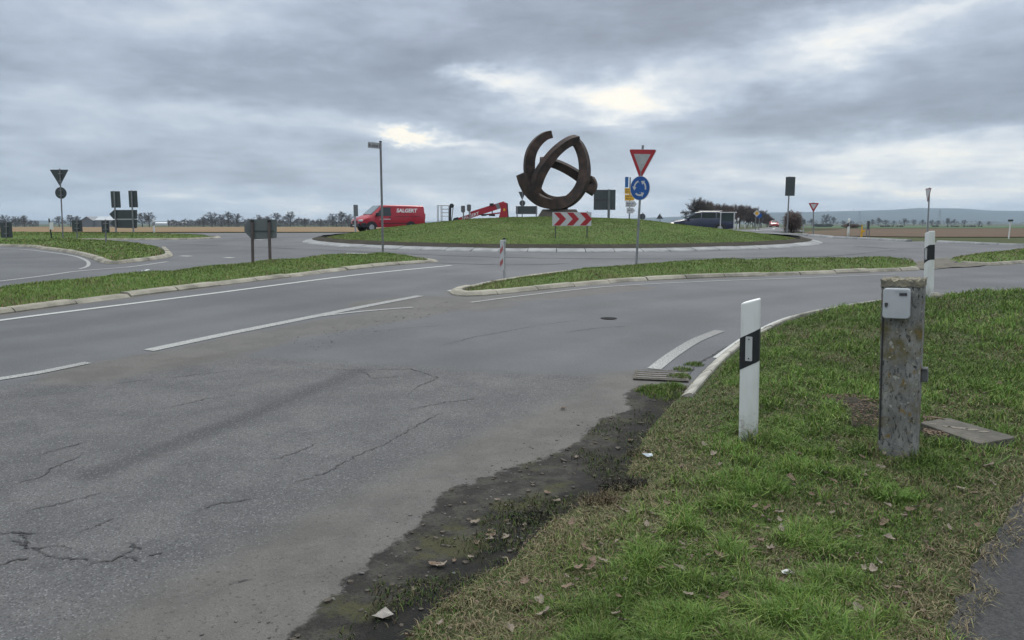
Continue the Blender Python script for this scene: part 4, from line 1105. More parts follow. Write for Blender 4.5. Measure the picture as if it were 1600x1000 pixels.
arc('lower_arc', [(140, 518, -.25), (172, 618, -.35), (235, 715, -.45), (335, 792, -.5), (470, 828, -.5), (600, 806, -.42), (706, 722, -.3), (770, 606, -.2), (792, 480, 0), (778, 340, .2), (735, 225, .4), (672, 150, .55)], [.42, .42, .44, .46, .44, .46, .46, .44, .42, .40, .38, .36], .46, (.48, 1, .0))
arc('rising_arc', [(712, 150, .45), (640, 170, .25), (555, 222, .05), (470, 300, -.15), (395, 395, -.3), (330, 500, -.42), (287, 610, -.48), (268, 700, -.48)], [.34, .34, .34, .36, .40, .44, .44, .42], .44, (-.36, 1, .36))
arc('cross_beam', [(328, 380, .5), (400, 384, .55), (500, 412, .6), (610, 462, .6), (720, 530, .55), (800, 590, .4), (862, 640, .2)], [.30, .33, .36, .38, .40, .46, .52], .38, (.14, 1, .38))
arc('beam_end', [(842, 560, .35), (868, 612, .25), (866, 660, .15), (836, 712, .1)], [.36, .38, .38, .36], .44, (.3, 1, .2))
arc('inner_arc', [(292, 668, .45), (340, 735, .6), (410, 780, .7), (500, 800, .75), (600, 790, .7)], .28, .40, (0, 1, .9))
pb_ = [S(310, 935), S(350, 882), S(690, 882), S(735, 935)]
pl_ = MB()
def fr_(z, kx, ky): return [Vector((x*kx, y*ky, z)) for x, y in ((-1, -1), (1, -1), (1, 1), (-1, 1))]
zt_ = S(500, 882).z; zb_ = -.35
cxp = S(522, 900).x; hw = (S(690, 882).x - S(350, 882).x)/2
pl_.loft([[v + Vector((cxp, 0, 0)) for v in fr_(zb_, hw*1.55, .95)], [v + Vector((cxp, 0, 0)) for v in fr_(zt_, hw, .6)]])
pl_.build('plinth', M_PLINTH, t)
zc_ = S(500, 865).z
MB().box(cxp - .45, cxp + .42, -.42, .55, zt_ + .002, S(500, 848).z).build('foot', M_CORTEN, t)

# ------------------------------------------------------------------ vehicles
def car_body(stations, name, m, t):
    rings = []
    for x, zb, wb, zm, wm, zs_, ws, zr, wr in stations:
        half = [(wb, zb), (wm, zm), (ws, zs_), (wr, zr - .07), (wr*.80, zr)]
        rings.append([Vector((x, -y, z)) for y, z in half] + [Vector((x, y, z)) for y, z in half[::-1]])
    return MB().loft(rings).build(name, m, t, smooth=True)
def side_plate(t, name, outline, yfun, m, off=.006, both=True, parent=None):
    for sg in ((1, -1) if both else (1,)):
        mb = MB(); n = len(outline)
        vs = [(x, sg*(yfun(z) + o), z) for o in (off, -.03) for x, z in outline]
        mb.add(vs, [tuple(range(n)), tuple(range(2*n-1, n-1, -1))] + [(i, (i+1) % n, (i+1) % n + n, i + n) for i in range(n)])
        mb.build(name, m, parent or t)
def wheel(t, x, y, r, w=.22):
    sg = 1 if y > 0 else -1
    ty = MB().tube((x, y - w/2*sg, r), (x, y + w/2*sg, r), r, n=24).build('wheel', M_TYRE, t, smooth=True)
    rm = MB(); rm.tube((x, y + (w/2 - .02)*sg, r), (x, y + (w/2 + .012)*sg, r), r*.62, r*.56, n=20)
    rm.build('rim', M_ALU, ty, smooth=True); return ty

vb = atY(606, 345, 57.2); vb.z = float(g(57.2))
t = thing('delivery_van', vb, 'red panel van with white lettering, parked behind the left side of the mound', 'van', rz=R(214))
car_body([(-2.66, .42, .84, .6, .90, 1.10, .90, 1.86, .74), (-2.58, .36, .88, .55, .95, 1.12, .95, 1.95, .80), (-1.2, .34, .90, .55, .96, 1.12, .955, 1.98, .82),
          (.35, .34, .90, .55, .96, 1.12, .955, 1.98, .82), (.82, .34, .90, .55, .96, 1.12, .95, 1.93, .79), (1.25, .34, .90, .55, .96, 1.10, .94, 1.63, .77), (1.68, .34, .90, .55, .95, 1.06, .92, 1.26, .76),
          (2.05, .34, .88, .52, .93, .98, .90, 1.12, .78), (2.45, .36, .80, .50, .86, .85, .84, 1.00, .74), (2.62, .40, .66, .5, .74, .70, .74, .82, .62)], 'body', M_VAN, t)
yv = lambda z: .957 - max(0, z - 1.12)*.165
wn = side_plate(t, 'side_window', [(1.42, 1.16), (1.36, 1.24), (.80, 1.78), (.16, 1.80), (.16, 1.16)], yv, M_GLASS)
side_plate(t, 'door_seam', [(.10, .5), (.10, 1.84), (.075, 1.84), (.075, .5)], yv, M_BLACK)
side_plate(t, 'rub_strip', [(1.1, .60), (1.1, .66), (-1.3, .66), (-1.3, .60)], yv, M_BLACK)
side_plate(t, 'small_lettering', [(1.12, .90), (.95, .96), (.22, .96), (.22, .90)], yv, M_SIGNW, off=.005)
side_plate(t, 'sliding_rail', [(-.1, 1.115), (-.1, 1.14), (-2.2, 1.14), (-2.2, 1.115)], yv, M_BLACK, off=.008)
side_plate(t, 'door_seam', [(-1.15, .66), (-1.15, 1.84), (-1.17, 1.84), (-1.17, .66)], yv, M_BLACK, off=.003)
side_plate(t, 'door_handle', [(.34, 1.0), (.34, 1.05), (.16, 1.05), (.16, 1.0)], yv, M_BLACK, off=.025)
ws = MB(); pts = [(1.66, .72, 1.285), (1.66, -.72, 1.285), (.90, -.66, 1.915), (.90, .66, 1.915)]
ws.add([(x + .02, y, z + .015) for x, y, z in pts] + [(x - .02, y, z - .02) for x, y, z in pts], [(0, 1, 2, 3), (7, 6, 5, 4), (0, 4, 5, 1), (1, 5, 6, 2), (2, 6, 7, 3), (3, 7, 4, 0)]).build('windscreen', M_WSCR, t)
MB().box(2.30, 2.68, -.80, .80, .34, .62).box(2.1, 2.5, .78, .93, .34, .66).box(2.1, 2.5, -.93, -.78, .34, .66).build('bumper', M_BLACK, t, bevel=.04)
MB().box(2.56, 2.66, -.42, .42, .64, .80).build('grille', M_BLACK, t, bevel=.01)
for sg in (1, -1): MB().box(2.30, 2.60, sg*.72 - .16, sg*.72 + .14, .74, .90).build('headlight', mat('headlight_glass', (.5, .52, .54), (.42, .44, .46), 5, .15), t, bevel=.04)
MB().box(2.64, 2.70, -.26, .26, .42, .52).build('number_plate', M_SIGNW, t)
for sg in (1, -1): MB().box(1.22, 1.40, sg*1.06 - .12, sg*1.06 + .10, 1.14, 1.40).build('mirror', M_BLACK, t, bevel=.03)
me = text_mesh('SALGERT', .40, .004, .22, .012); me.materials.append(M_LETTER)
lo_ = bpy.data.objects.new('lettering', me); COL.objects.link(lo_); lo_.parent = t
lo_.matrix_local = Matrix.Translation((-1.12, .905, 1.555)) @ Matrix(((-1, 0, 0, 0), (0, -.165, 1, 0), (0, 1, .165, 0), (0, 0, 0, 1))) @ Matrix.Diagonal((1.03, .95, 1, 1))
for x in (1.72, -1.45):
    for y in (.84, -.84): wheel(t, x, y, .345)
    side_plate(t, 'wheel_arch', [(x + .44*math.cos(a), .345 + .44*math.sin(a)) for a in [i*math.pi/10 for i in range(11)]], yv, M_BLACK, off=.004)
for sg in (1, -1): MB().box(-2.70, -2.62, sg*.82 - .07, sg*.82 + .07, .95, 1.35).build('tail_light', M_RED, t)

cb = atY(1096, 345, 57.5); cb.z = float(g(57.5)) - .10
t = thing('navy_car', cb, 'dark navy estate car with roof rails, behind the right side of the mound', 'car', rz=R(164))
car_body([(-2.36, .46, .74, .62, .80, .92, .80, 1.04, .70), (-2.22, .34, .84, .56, .91, .98, .90, 1.18, .72), (-1.85, .30, .88, .55, .93, 1.0, .92, 1.50, .66), (-1.2, .28, .88, .55, .93, 1.0, .92, 1.60, .66),
          (0.0, .28, .88, .55, .93, .98, .92, 1.61, .66), (.45, .28, .88, .55, .93, .97, .92, 1.53, .65), (.95, .28, .88, .55, .92, .96, .90, 1.22, .68), (1.25, .28, .87, .54, .91, .94, .88, 1.04, .72), (1.9, .30, .82, .5, .87, .82, .82, .93, .68), (2.25, .36, .68, .5, .74, .66, .70, .76, .58)], 'body', M_CAR, t)
M_CGL = mat('car_glass', (.014, .020, .020), (.011, .017, .017), 2, .4, spec=.12)
yc = lambda z: .925 - max(0, z - .98)*.47
side_plate(t, 'side_window', [(.98, 1.11), (.40, 1.46), (.02, 1.50), (.02, 1.11)], yc, M_CGL)
side_plate(t, 'side_window', [(-.05, 1.11), (-.05, 1.51), (-1.05, 1.50), (-1.05, 1.11)], yc, M_CGL)
side_plate(t, 'side_window', [(-1.12, 1.11), (-1.12, 1.50), (-1.62, 1.44), (-1.85, 1.10), (-1.80, 1.11)], yc, M_CGL)
pts = [(1.20, .66, 1.08), (1.20, -.66, 1.08), (.48, -.56, 1.54), (.48, .56, 1.54)]
MB().add([(x + .02, y, z + .015) for x, y, z in pts] + [(x - .02, y, z - .02) for x, y, z in pts], [(0, 1, 2, 3), (7, 6, 5, 4), (0, 4, 5, 1), (1, 5, 6, 2), (2, 6, 7, 3), (3, 7, 4, 0)]).build('windscreen', M_WSCR, t)
pts = [(-2.25, .62, 1.16), (-2.25, -.62, 1.16), (-1.92, -.54, 1.48), (-1.92, .54, 1.48)]
MB().add([(x - .02, y, z + .015) for x, y, z in pts] + [(x + .02, y, z - .02) for x, y, z in pts], [(0, 1, 2, 3), (7, 6, 5, 4), (0, 4, 5, 1), (1, 5, 6, 2), (2, 6, 7, 3), (3, 7, 4, 0)]).build('rear_window', M_CGL, t)
for sg in (1, -1): MB().tube((-1.5, sg*.58, 1.655), (.2, sg*.58, 1.66), .014, n=8).build('roof_rail', M_ALU, t)
for sg in (1, -1): MB().box(-2.36, -2.15, sg*.74 - .14, sg*.74 + .14, .84, .98).build('tail_light', mat('tail_glass', (.22, .05, .06), (.3, .1, .1), 5, .3), t, bevel=.03)
MB().box(-2.42, -2.36, -.26, .26, .70, .82).build('number_plate', M_SIGNW, t)
MB().box(-2.40, -2.2, -.80, .80, .36, .60).build('bumper', M_BLACK, t, bevel=.04)
for sg in (1, -1): MB().box(.86, 1.04, sg*1.0 - .11, sg*1.0 + .11, 1.0, 1.16).build('mirror', M_CAR, t, bevel=.03)
for sg in (1, -1): MB().box(1.95, 2.2, sg*.66 - .14, sg*.66 + .14, .66, .78).build('headlight', glow('car_lamp', (1, .93, .8), .9), t, bevel=.03)
for x in (1.40, -1.38):
    for y in (.83, -.83): wheel(t, x, y, .335)
    side_plate(t, 'wheel_arch', [(x + .42*math.cos(a), .335 + .42*math.sin(a)) for a in [i*math.pi/10 for i in range(11)]], lambda z: .925, M_BLACK, off=.006)

rb = atY(1209.5, 350, 170); rb.z = float(g(170)) + .02
t = thing('red_car', rb, 'small distant red car with its lights on, on the exit road', 'car', rz=R(-102))
car_body([(-2.0, .46, .74, .62, .80, .92, .80, 1.04, .70), (-1.8, .30, .84, .56, .88, .95, .88, 1.40, .66), (0.1, .28, .84, .55, .89, .95, .88, 1.50, .66), (.95, .28, .84, .55, .88, .94, .86, 1.02, .70), (1.6, .30, .82, .5, .86, .82, .82, .90, .68), (1.95, .36, .72, .5, .78, .66, .74, .76, .6)], 'body', mat('car_red', (.36, .03, .04), (.3, .03, .04), 3, .3), t)
pts = [(.92, .62, 1.05), (.92, -.62, 1.05), (.2, -.56, 1.46), (.2, .56, 1.46)]
MB().add([(x + .02, y, z + .015) for x, y, z in pts] + [(x - .02, y, z - .02) for x, y, z in pts], [(0, 1, 2, 3), (7, 6, 5, 4), (0, 4, 5, 1), (1, 5, 6, 2), (2, 6, 7, 3), (3, 7, 4, 0)]).build('windscreen', M_GLASS, t)
ML = glow('lamp_lit', (1.0, .90, .86), 1.3)
for sg in (1, -1): MB().tube((1.80, sg*.62, .66), (1.93, sg*.62, .66), .10, n=10).build('headlight', ML, t)
for x in (1.2, -1.2):
    for y in (.76, -.76): wheel(t, x, y, .31)

# -- trailer boom lift behind the mound
s = Stand(740, 345, Y=56.5); q = s.q
t = thing('boom_lift', s.b, 'red trailer boom lift with folded boom and grey work cage behind mound', 'boom lift')
def V_(px, py, y=0.0): x, z = q(px, py); return (x, y, z)
b0, b1 = V_(714, 344.5), V_(786, 321)
BM = MB(); BM.sweep([b0, b1], .30, .22); bo = BM.build('boom', M_VAN, t)
MB().sweep([V_(735, 333, .0), V_(788, 316.5, .0)], .20, .18).build('upper_boom', M_VAN, t)
ltm = text_mesh('SALGERT', .34, .003, .1, .006); ltm.materials.append(M_LETTER)
lo_ = bpy.data.objects.new('boom_lettering', ltm); COL.objects.link(lo_); lo_.parent = bo
c_ = V_(735, 337.6, -.115); an = math.atan2(b1[2] - b0[2], b1[0] - b0[0])
lo_.matrix_local = Matrix.Translation(c_) @ Matrix.Rotation(-an, 4, 'Y') @ Matrix.Rotation(R(90), 4, 'X') @ Matrix.Diagonal((.95, .85, 1, 1))
MB().prism([q(783, 318.5), q(787, 315.5), q(791.5, 317), q(793.5, 341), q(779, 342), q(782, 330)], -.35, .35).build('turret', M_VAN, t, bevel=.02)
MB().prism([q(791.6, 317.4), q(793.4, 317.6), q(795, 341), q(793.6, 341)], -.33, .33).build('turret_back', M_BLACK, t)
plate(t, 'yellow_sticker', rect(*q(786.5, 330), *q(789.5, 326)), -.36, -.352, M_YELL)
MB().prism([q(765, 322), q(765, 318), q(771.5, 317.5), q(771.5, 321)], -.2, .2).build('motor_box', M_BLACK, t)
MB().sweep([V_(768.5, 321), V_(769.5, 337)], .09, .09).build('strut', M_STEEL, t)
MB().sweep([V_(776, 318.5), V_(780, 326)], .28, .30).build('hinge', M_STEEL, t, bevel=.02)
MB().sweep([V_(752, 336.5), V_(783, 332.5)], .10, .16).build('lower_arm', M_VAN, t)
MB().prism([q(749, 335), q(754, 337.8), q(760, 337), q(763, 334)], -.2, .2).build('cover', M_BLACK, t)
MB().prism([q(764, 337.5), q(764, 335), q(773, 334.4), q(774, 338)], -.25, .25).build('battery_box', M_BLACK, t)
MB().prism([q(707, 346), q(709, 341), q(716, 339), q(716, 346)], -.18, .18).build('boom_head', M_BLACK, t, bevel=.02)
for px, py, zb_ in ((724, 326.5, 345), (733.2, 324.6, 343)):
    lg = MB().sweep([V_(px + .8, zb_, -.32), V_(px + .4, py, -.32)], .09, .09).build('outrigger', M_STEEL, t)
    x, z = q(px, py)
    MB().prism(rounded([(x - .15, z + .23), (x + .15, z + .23), (x + .15, z - .22), (x, z - .30), (x - .15, z - .22)], .08, 4), -.40, -.33).build('foot_pad', mat('pad_grey', (.12, .12, .125), (.085, .085, .09), 8, .6), lg)
cg = MB()
x0, zb_ = q(684.5, 352); x1, zt_ = q(701.5, 321.2)
for xx in (x0, x0 + (x1-x0)*.33, x1):
    for yy in (-.45, .4): cg.tube((xx, yy, zb_), (xx, yy, zt_), .025, n=6)
for k in range(5):
    zz = zt_ - k*.26
    if k in (0, 1, 2, 3):
        for yy in (-.45, .4): cg.tube((x0 if k == 0 else x0 + (x1-x0)*.33, yy, zz), (x1, yy, zz), .022, n=6)
        for xx in (x0, x1): cg.tube((xx, -.45, zz), (xx, .4, zz), .018, n=6)
cg.build('work_cage', M_ALU, t)
MB().box(x0, x1, -.47, .42, q(690, 345)[1] - .03, q(690, 345)[1]).build('cage_floor', M_STEEL, t)
MB().sweep([V_(703, 350), V_(703.5, 322)], .16, .16).build('cage_mast', M_BLACK, t)
MB().tube(V_(706, 321.5, -.2), V_(706, 321.5, .1), .16, n=14).build('rotator', M_BLACK, t)
MB().sweep([V_(708, 324), V_(705, 350)], .06, .08).build('cage_strut', M_STEEL, t)
# trailer under it
MB().box(-1.8, 2.6, -.45, .45, .35, .50).build('chassis', M_BLACK, t)
for x in (.3,):
    for y in (-.62, .62): wheel(t, x, y, .32, .18)

# ------------------------------------------------------------------ trees
def grow_tree(seed, H=10.0, spread=.55, r0=.16, levels=5, stems=1, kids=(3, 4), start=.28, twig=.022, droop=0.0):
    rnd = random.Random(seed); tr, cr = MB(), MB()
    def stick(mb, a, b, ra, rb, n): mb.tube(a, b, ra, rb, n=n, caps=False)
    def grow(p, d, L_, r, lv):
        k = 3 if lv >= levels - 2 else 2; cur = Vector(p); dd = Vector(d)
        for i in range(k):
            dd = (dd + Vector((rnd.gauss(0, .12), rnd.gauss(0, .12), rnd.gauss(.03 - droop, .06)))).normalized()
            nx = cur + dd*L_/k; ra = r*(1 - .35*i/k); rb = r*(1 - .35*(i+1)/k)
            stick(tr if lv >= levels - 1 else cr, cur, nx, max(ra, twig), max(rb, twig), 6 if lv >= levels - 1 else 3)
            if lv > 0 and not (lv == levels and i == 0):
                for _ in range(rnd.randint(*kids) - (1 if lv > 1 else 0)):
                    ax = Vector((rnd.gauss(0, 1), rnd.gauss(0, 1), rnd.gauss(0, .4))); ax = (ax - dd*ax.dot(dd)).normalized()
                    nd = (dd*(1 - spread*.55) + ax*spread*rnd.uniform(.8, 1.3)).normalized()
                    grow(cur.lerp(nx, rnd.uniform(.2, 1)), nd, L_*rnd.uniform(.48, .68), max(rb*.62, twig), lv - 1)
            cur = nx
    for sidx in range(stems):
        a = rnd.uniform(0, 6.28); tilt = 0 if stems == 1 else rnd.uniform(.1, .55)
        grow(Vector((math.cos(a)*.3*(stems > 1), math.sin(a)*.3*(stems > 1), -.1)), Vector((math.cos(a)*tilt, math.sin(a)*tilt, 1)).normalized(), H*.56*rnd.uniform(.85, 1.1), r0, levels)
    zmax = max(v[2] for v in cr.v)
    k = H/zmax
    for mb in (tr, cr): mb.v = [(x*k, y*k, z*k) for x, y, z in mb.v]
    return tr, cr
def make_tree(name, label, cat, group, loc, m2, **kw):
    t = thing(name, loc, label, cat, group)
    tr, cr = crown_tree(kw['seed'], kw['H'], kw.get('wide', .44), kw['twig']) if 'levels' not in kw else grow_tree(**kw)
    tr.build('trunk', M_BARK, t, fix=False); cr.build('crown', m2, t, fix=False); return t
def crown_tree(seed, H=10.0, wide=.44, twig=.032, limbs=13):
    rnd = random.Random(seed); tr, cr = MB(), MB(); c = Vector((0, 0, .60*H))
    tr.tube((0, 0, -.2), (0, 0, .34*H), .26, .19, n=6, caps=False); tr.tube((0, 0, .34*H), (rnd.gauss(0, .2), rnd.gauss(0, .2), .86*H), .19, .05, n=5, caps=False)
    def jitter(v, k): return (v + Vector((rnd.gauss(0, k), rnd.gauss(0, k), rnd.gauss(.1*k, k)))).normalized()
    for i in range(limbs):
        a = i*2.4 + rnd.uniform(-.4, .4); f = i/(limbs - 1); z0 = (.24 + .50*f)*H; el = R(18 + 50*f + rnd.uniform(-10, 12))
        d = Vector((math.cos(a)*math.cos(el), math.sin(a)*math.cos(el), math.sin(el))); L_ = H*wide*(1.0 - .25*f)*rnd.uniform(.8, 1.12); p = Vector((0, 0, z0)); n_ = 4
        for k in range(n_):
            d = jitter(d + Vector((0, 0, .10)), .10); q_ = p + d*L_/n_; cr.tube(p, q_, .09*(1 - .2*k), .09*(.8 - .2*k) + .02, n=4, caps=False)
            for j in range(3 if k else 1):
                d2 = jitter(d, .55); p2 = p.lerp(q_, rnd.random()); L2 = L_*rnd.uniform(.22, .42); e2 = p2 + d2*L2; cr.tube(p2, e2, .045, .03, n=3, caps=False)
                for m_ in range(4):
                    d3 = jitter(d2, .5); p3 = p2.lerp(e2, rnd.uniform(.2, 1)); L3 = L2*rnd.uniform(.4, .7); e3 = p3 + d3*L3; cr.tube(p3, e3, twig, twig*.8, n=3, caps=False)
                    for u in range(3):
                        d4 = jitter(d3, .5); p4 = p3.lerp(e3, rnd.uniform(.2, 1)); cr.tube(p4, p4 + d4*L3*rnd.uniform(.4, .8), twig*.8, twig*.6, n=3, caps=False)
            p = q_
    k = H/max(v[2] for v in cr.v)
    for mb in (tr, cr): mb.v = [(x*k, y*k, z*k) for x, y, z in mb.v]
    return tr, cr
PROTO = [dict(seed=s_, H=10.0, wide=w_, twig=.045) for s_, w_ in ((1, .42), (2, .50), (5, .38))]
protos = []
TREES_L = [(7, 336, 'spreading bare tree at the far left picture edge beyond the field'), (24, 338, 'low bare tree second from the left edge beyond the field'), (38, 336.5, 'bare tree with a flat crown left of the tall yield sign'),
           (92, 338, 'small bare tree directly behind the tall yield sign pole'), (110, 336, 'broad bare tree left of the distant barn'), (121, 337.5, 'bare tree standing against the left end of the barn'),
           (222, 333, 'rounded bare tree just right of the stacked arrow boards'), (233, 332, 'rounded bare tree paired with another right of the arrow boards'),
           (318, 338, 'low bare tree at the left end of the far hedgerow'), (331, 332, 'lollipop-shaped bare tree in the far hedgerow, first tall one'), (346, 335, 'bare tree between two taller ones in the far hedgerow left'), (357, 331, 'tallest bare tree of the left hedgerow cluster'), (370, 334, 'bare tree right of the tallest in the left hedgerow cluster'),
           (405, 336, 'bare treetop showing above the grey two-post direction board, left side'), (418, 337.5, 'bare treetop showing above the grey direction board, middle'), (432, 333, 'wide bare tree at the right edge of the grey direction board'), (454, 331, 'large rounded bare tree right of the grey direction board'), (476, 341, 'small bare tree between the large rounded tree and the van'),
           (500, 342, 'low bare tree midway between direction board and van'), (520, 334, 'bare tree with fine crown left of the van'), (534, 330.5, 'tall bare tree immediately left of the red van'), (545, 335, 'bare tree partly behind the edge-on sign by the van')]
for i, (px, ty, lab) in enumerate(TREES_L):
    Y = 400 + (i*37 % 60) ; b = atY(px, 345, Y); b.z = float(g(Y)) - .1; H = (atY(px, ty, Y).z - b.z)
    if i < 3:
        t = make_tree('bare_tree', lab, 'tree', 'bare trees beyond the field', b, M_TWIG, **PROTO[i]); protos.append(t); t.scale = (H/10*1.85, H/10*1.85, H/10*1.06)
    else:
        t = dup(protos[i % 3], b, i*1.3, lab, 'bare trees beyond the field'); t.scale = (H/10*1.85, H/10*1.85, H/10*1.06)
TREES_R = [(1268, 341, 'faint bare tree behind the small facing yield sign'), (1291, 334, 'tallest dark bare tree right of the yield triangle, by hedge'), (1302, 338, 'dark bare tree right beside the tallest one'), (1318, 344, 'small bare tree left of the white delineator by the field'), (1331, 344.5, 'low bare tree above the yellow marker'),
           (1363, 342, 'bare tree right of the narrow panel sign'), (1373, 339.5, 'pale tall bare tree in the right tree row'), (1384, 343, 'bare tree in the right row above dark hedge start'), (1397, 344, 'bare tree in the right row, low crown'), (1414, 340.5, 'round dark bare tree left of the second delineator'), (1428, 342.5, 'round bare tree second left of the second delineator'),
           (1442, 342.5, 'bare tree just left of the edge-on yield pole'), (1456, 343, 'bare tree just right of the edge-on yield pole'), (1466, 344, 'bare tree at the foot of the right pylon'), (1481, 340, 'wide reddish bare tree right of the pylon'), (1491, 342, 'bare tree adjoining the wide reddish one'), (1507, 343, 'thin bare tree in the right tree row gap'), (1531, 344.5, 'small dark round tree near the right hedge end'), (1545, 345.5, 'last small round tree at the right hedge end')]
for i, (px, ty, lab) in enumerate(TREES_R):
    Y = 600 + (i*53 % 90); b = atY(px, 345, Y); b.z = float(g(Y)) - .1; H = (atY(px, ty, Y).z - b.z)
    t = dup(protos[(i*2 + 1) % 3], b, i*1.7, lab, 'bare trees beyond the green field'); t.scale = (H/10*1.6, H/10*1.6, H/10)
# thicket by the exit road: one leafless tree, then dense bare trees receding along the road
t = make_tree('bare_tree', 'open leafless tree at the left end of the thicket behind the navy car', 'tree', 'thicket trees', Vector((atY(1080, 345, 112).x, 112, float(g(112)))), M_TWIG, seed=21, H=(atY(1080, 307, 112).z - float(g(112))), spread=.62, r0=.12, levels=4, kids=(3, 4), twig=.016)
dense = []
TH_ = [(1094, 309, 120, 'brown dense bare tree next to the open leafless tree, thicket left'), (1106, 312, 126, 'tall brown bare tree near the left of the thicket'), (1119, 316, 132, 'brown bare tree above the navy car rear'), (1131, 318, 140, 'brown bare tree behind the white sign frame, left half'), (1143, 318, 148, 'brown bare tree behind the white sign frame, right half'),
       (1155, 317.5, 156, 'brown bare tree right above the road posts by the frame'), (1167, 319, 165, 'brown bare tree left of the yellow diamond sign'), (1178, 322, 175, 'brown bare tree directly behind the yellow diamond sign'), (1189, 327, 186, 'lower brown bare tree right of the yellow diamond sign'), (1199, 333, 200, 'low brown bare tree above the red car'), (1208, 340, 215, 'lowest last tree of the thicket behind the red car')]
for i, (px, ty, Y, lab) in enumerate(TH_):
    b = atY(px, 345, Y); b.z = float(g(Y)); H = atY(px, ty, Y).z - b.z
    if i < 2:
        t = make_tree('thicket_tree', lab, 'tree', 'thicket trees', b, M_TWIGR, seed=31 + i, H=6.0, spread=.75, r0=.07, levels=4, stems=5, kids=(3, 4), twig=.020); dense.append(t)
    else: t = dup(dense[i % 2], b, i*2.1, lab, 'thicket trees')
    t.scale = (H/6*.62, H/6*.62, H/6)
def bush(name, label, px, by, ty, wpx, Y, m, seed, n=900, group=None, cat='bush', twig=.012, kz=1.0):
    """low rounded shrub: short stems and many small twigs and leaves spread through its volume"""
    b = atY(px, by, Y); b.z = float(g(Y)); t = thing(name, b, label, cat, group)
    H = max(.3, atY(px, ty, Y).z - b.z); W_ = wpx*Y/F/2; rnd = random.Random(seed); st, fo = MB(), MB()
    lumps = [(rnd.uniform(-.6, .6)*W_, rnd.uniform(-.5, .5)*min(W_, 3), rnd.uniform(.35, .62)*H, rnd.uniform(.4, .62)) for _ in range(7 + int(W_/1.2))]
    for k in range(n):
        lx, ly, lz, lr = rnd.choice(lumps); d = Vector((rnd.gauss(0, 1), rnd.gauss(0, 1), rnd.gauss(0, 1))).normalized()*(rnd.random()**.4)
        rr = min(lr*W_, lr*H*1.3)
        p = Vector((lx + d.x*rr, ly + d.y*rr, max(.02, lz + d.z*lr*H*.95)))
        u = Vector((rnd.gauss(0, 1), rnd.gauss(0, 1), rnd.gauss(.6, .7))).normalized(); L_ = H*rnd.uniform(.08, .2); w = u.orthogonal().normalized()*twig*rnd.uniform(.6, 1.6)
        fo.add([p - w, p + w, p + u*L_ + w*.3, p + u*L_ - w*.3], [(0, 1, 2, 3)])
    for k in range(14): 
        lx, ly, lz, lr = rnd.choice(lumps); st.tube((lx*.3, ly*.3, -.05), (lx, ly, lz), .03, .012, n=4, caps=False)
    st.build('stems', M_BARK, t, fix=False); fo.build('twigs', m, t, fix=False); return t
bush('round_bush', 'round leafless brown bush beside the tall dark panel pole', 1237, 364, 332, 36, 54, M_TWIGR, 3, 4200, twig=.016)
bush('dark_bush', 'dark low bush behind the white delineator, edge of ploughed field', 1328, 361, 350, 30, 112, M_TWIGR, 4, 1800, twig=.05)
for i, (x0, x1, ty, lab) in enumerate(((1258, 1306, 350, 'dark clipped hedge left part, behind the small yield sign'), (1358, 1422, 352.5, 'long low dark hedge below the round trees, left of second delineator'), (1430, 1556, 352.5, 'longest low dark hedge, right of the second delineator'), (1306, 1352, 352, 'short dark hedge behind the yellow marker'))):
    bush('hedge', lab, (x0 + x1)/2, 357, ty, (x1 - x0)*1.05, 420, M_EVERG, 50 + i, 2600, 'far hedges', 'hedge', .35)
def far_wood(name, x0, x1, ytop, Y, m, seed, n):
    rnd = random.Random(seed); mb = MB()
    for k in range(n):
        px = rnd.uniform(x0, x1); yy = Y + rnd.uniform(-20, 20); b = atY(px, 345, yy); b.z = float(g(yy))
        hh = (atY(px, ytop, yy).z - b.z)*(.55 + .5*float(vnoise(px*.09, 0, 3)) + .3*float(vnoise(px*.4, 0, 4)))
        p = Vector((b.x, b.y, b.z + hh*rnd.random()**.8)); u = Vector((rnd.gauss(0, .6), rnd.gauss(0, .6), 1)).normalized(); L_ = hh*rnd.uniform(.15, .3); w = u.orthogonal().normalized()*.13
        fo = mb.add([p - w, p + w, p + u*L_ + w*.3, p + u*L_ - w*.3], [(0, 1, 2, 3)])
    o = mb.build(name, m, fix=False); tag(o, kind='stuff')
far_wood('far_wood', 262, 560, 344.5, 455, M_TWIG, 1, 6500)
far_wood('far_wood', -60, 60, 345, 455, M_TWIG, 2, 1800)
far_wood('far_wood', 1240, 1700, 346.5, 720, M_TWIG, 5, 5000)

# barn far left
bb = atY(152, 354, 395); bb.z = float(g(395))
t = thing('barn', bb, 'long grey barn with white roof far across the stubble field', 'barn', rz=R(0))
kx = 395/F
W_ = 24*kx
MB().box(-W_*.55, W_*1.25, 0, 9, -.3, 3.6).build('wall', mat('barn_wall', (.16, .17, .18), (.14, .15, .16), .5, .8), t)
MB().add([(-W_*.15, -.3, 3.5), (W_*1.25 + .4, -.3, 3.5), (W_*1.25 + .4, 4.5, 5.4), (-W_*.15, 4.5, 5.4), (-W_*.15, 9.3, 3.5), (W_*1.25 + .4, 9.3, 3.5)], [(0, 1, 2, 3), (3, 2, 5, 4), (0, 3, 4), (1, 5, 2)]).build('roof', mat('barn_roof', (.46, .48, .50), (.40, .42, .44), .3, .6), t)
MB().prism([(-W_*.95, -.3), (-W_*.15, -.3), (-W_*.15, 3.3), (-W_*.55, 5.2), (-W_*.95, 3.3)], -1.5, 9).build('gable_wing', mat('barn_gable', (.12, .13, .145), (.105, .115, .13), .5, .8), t)
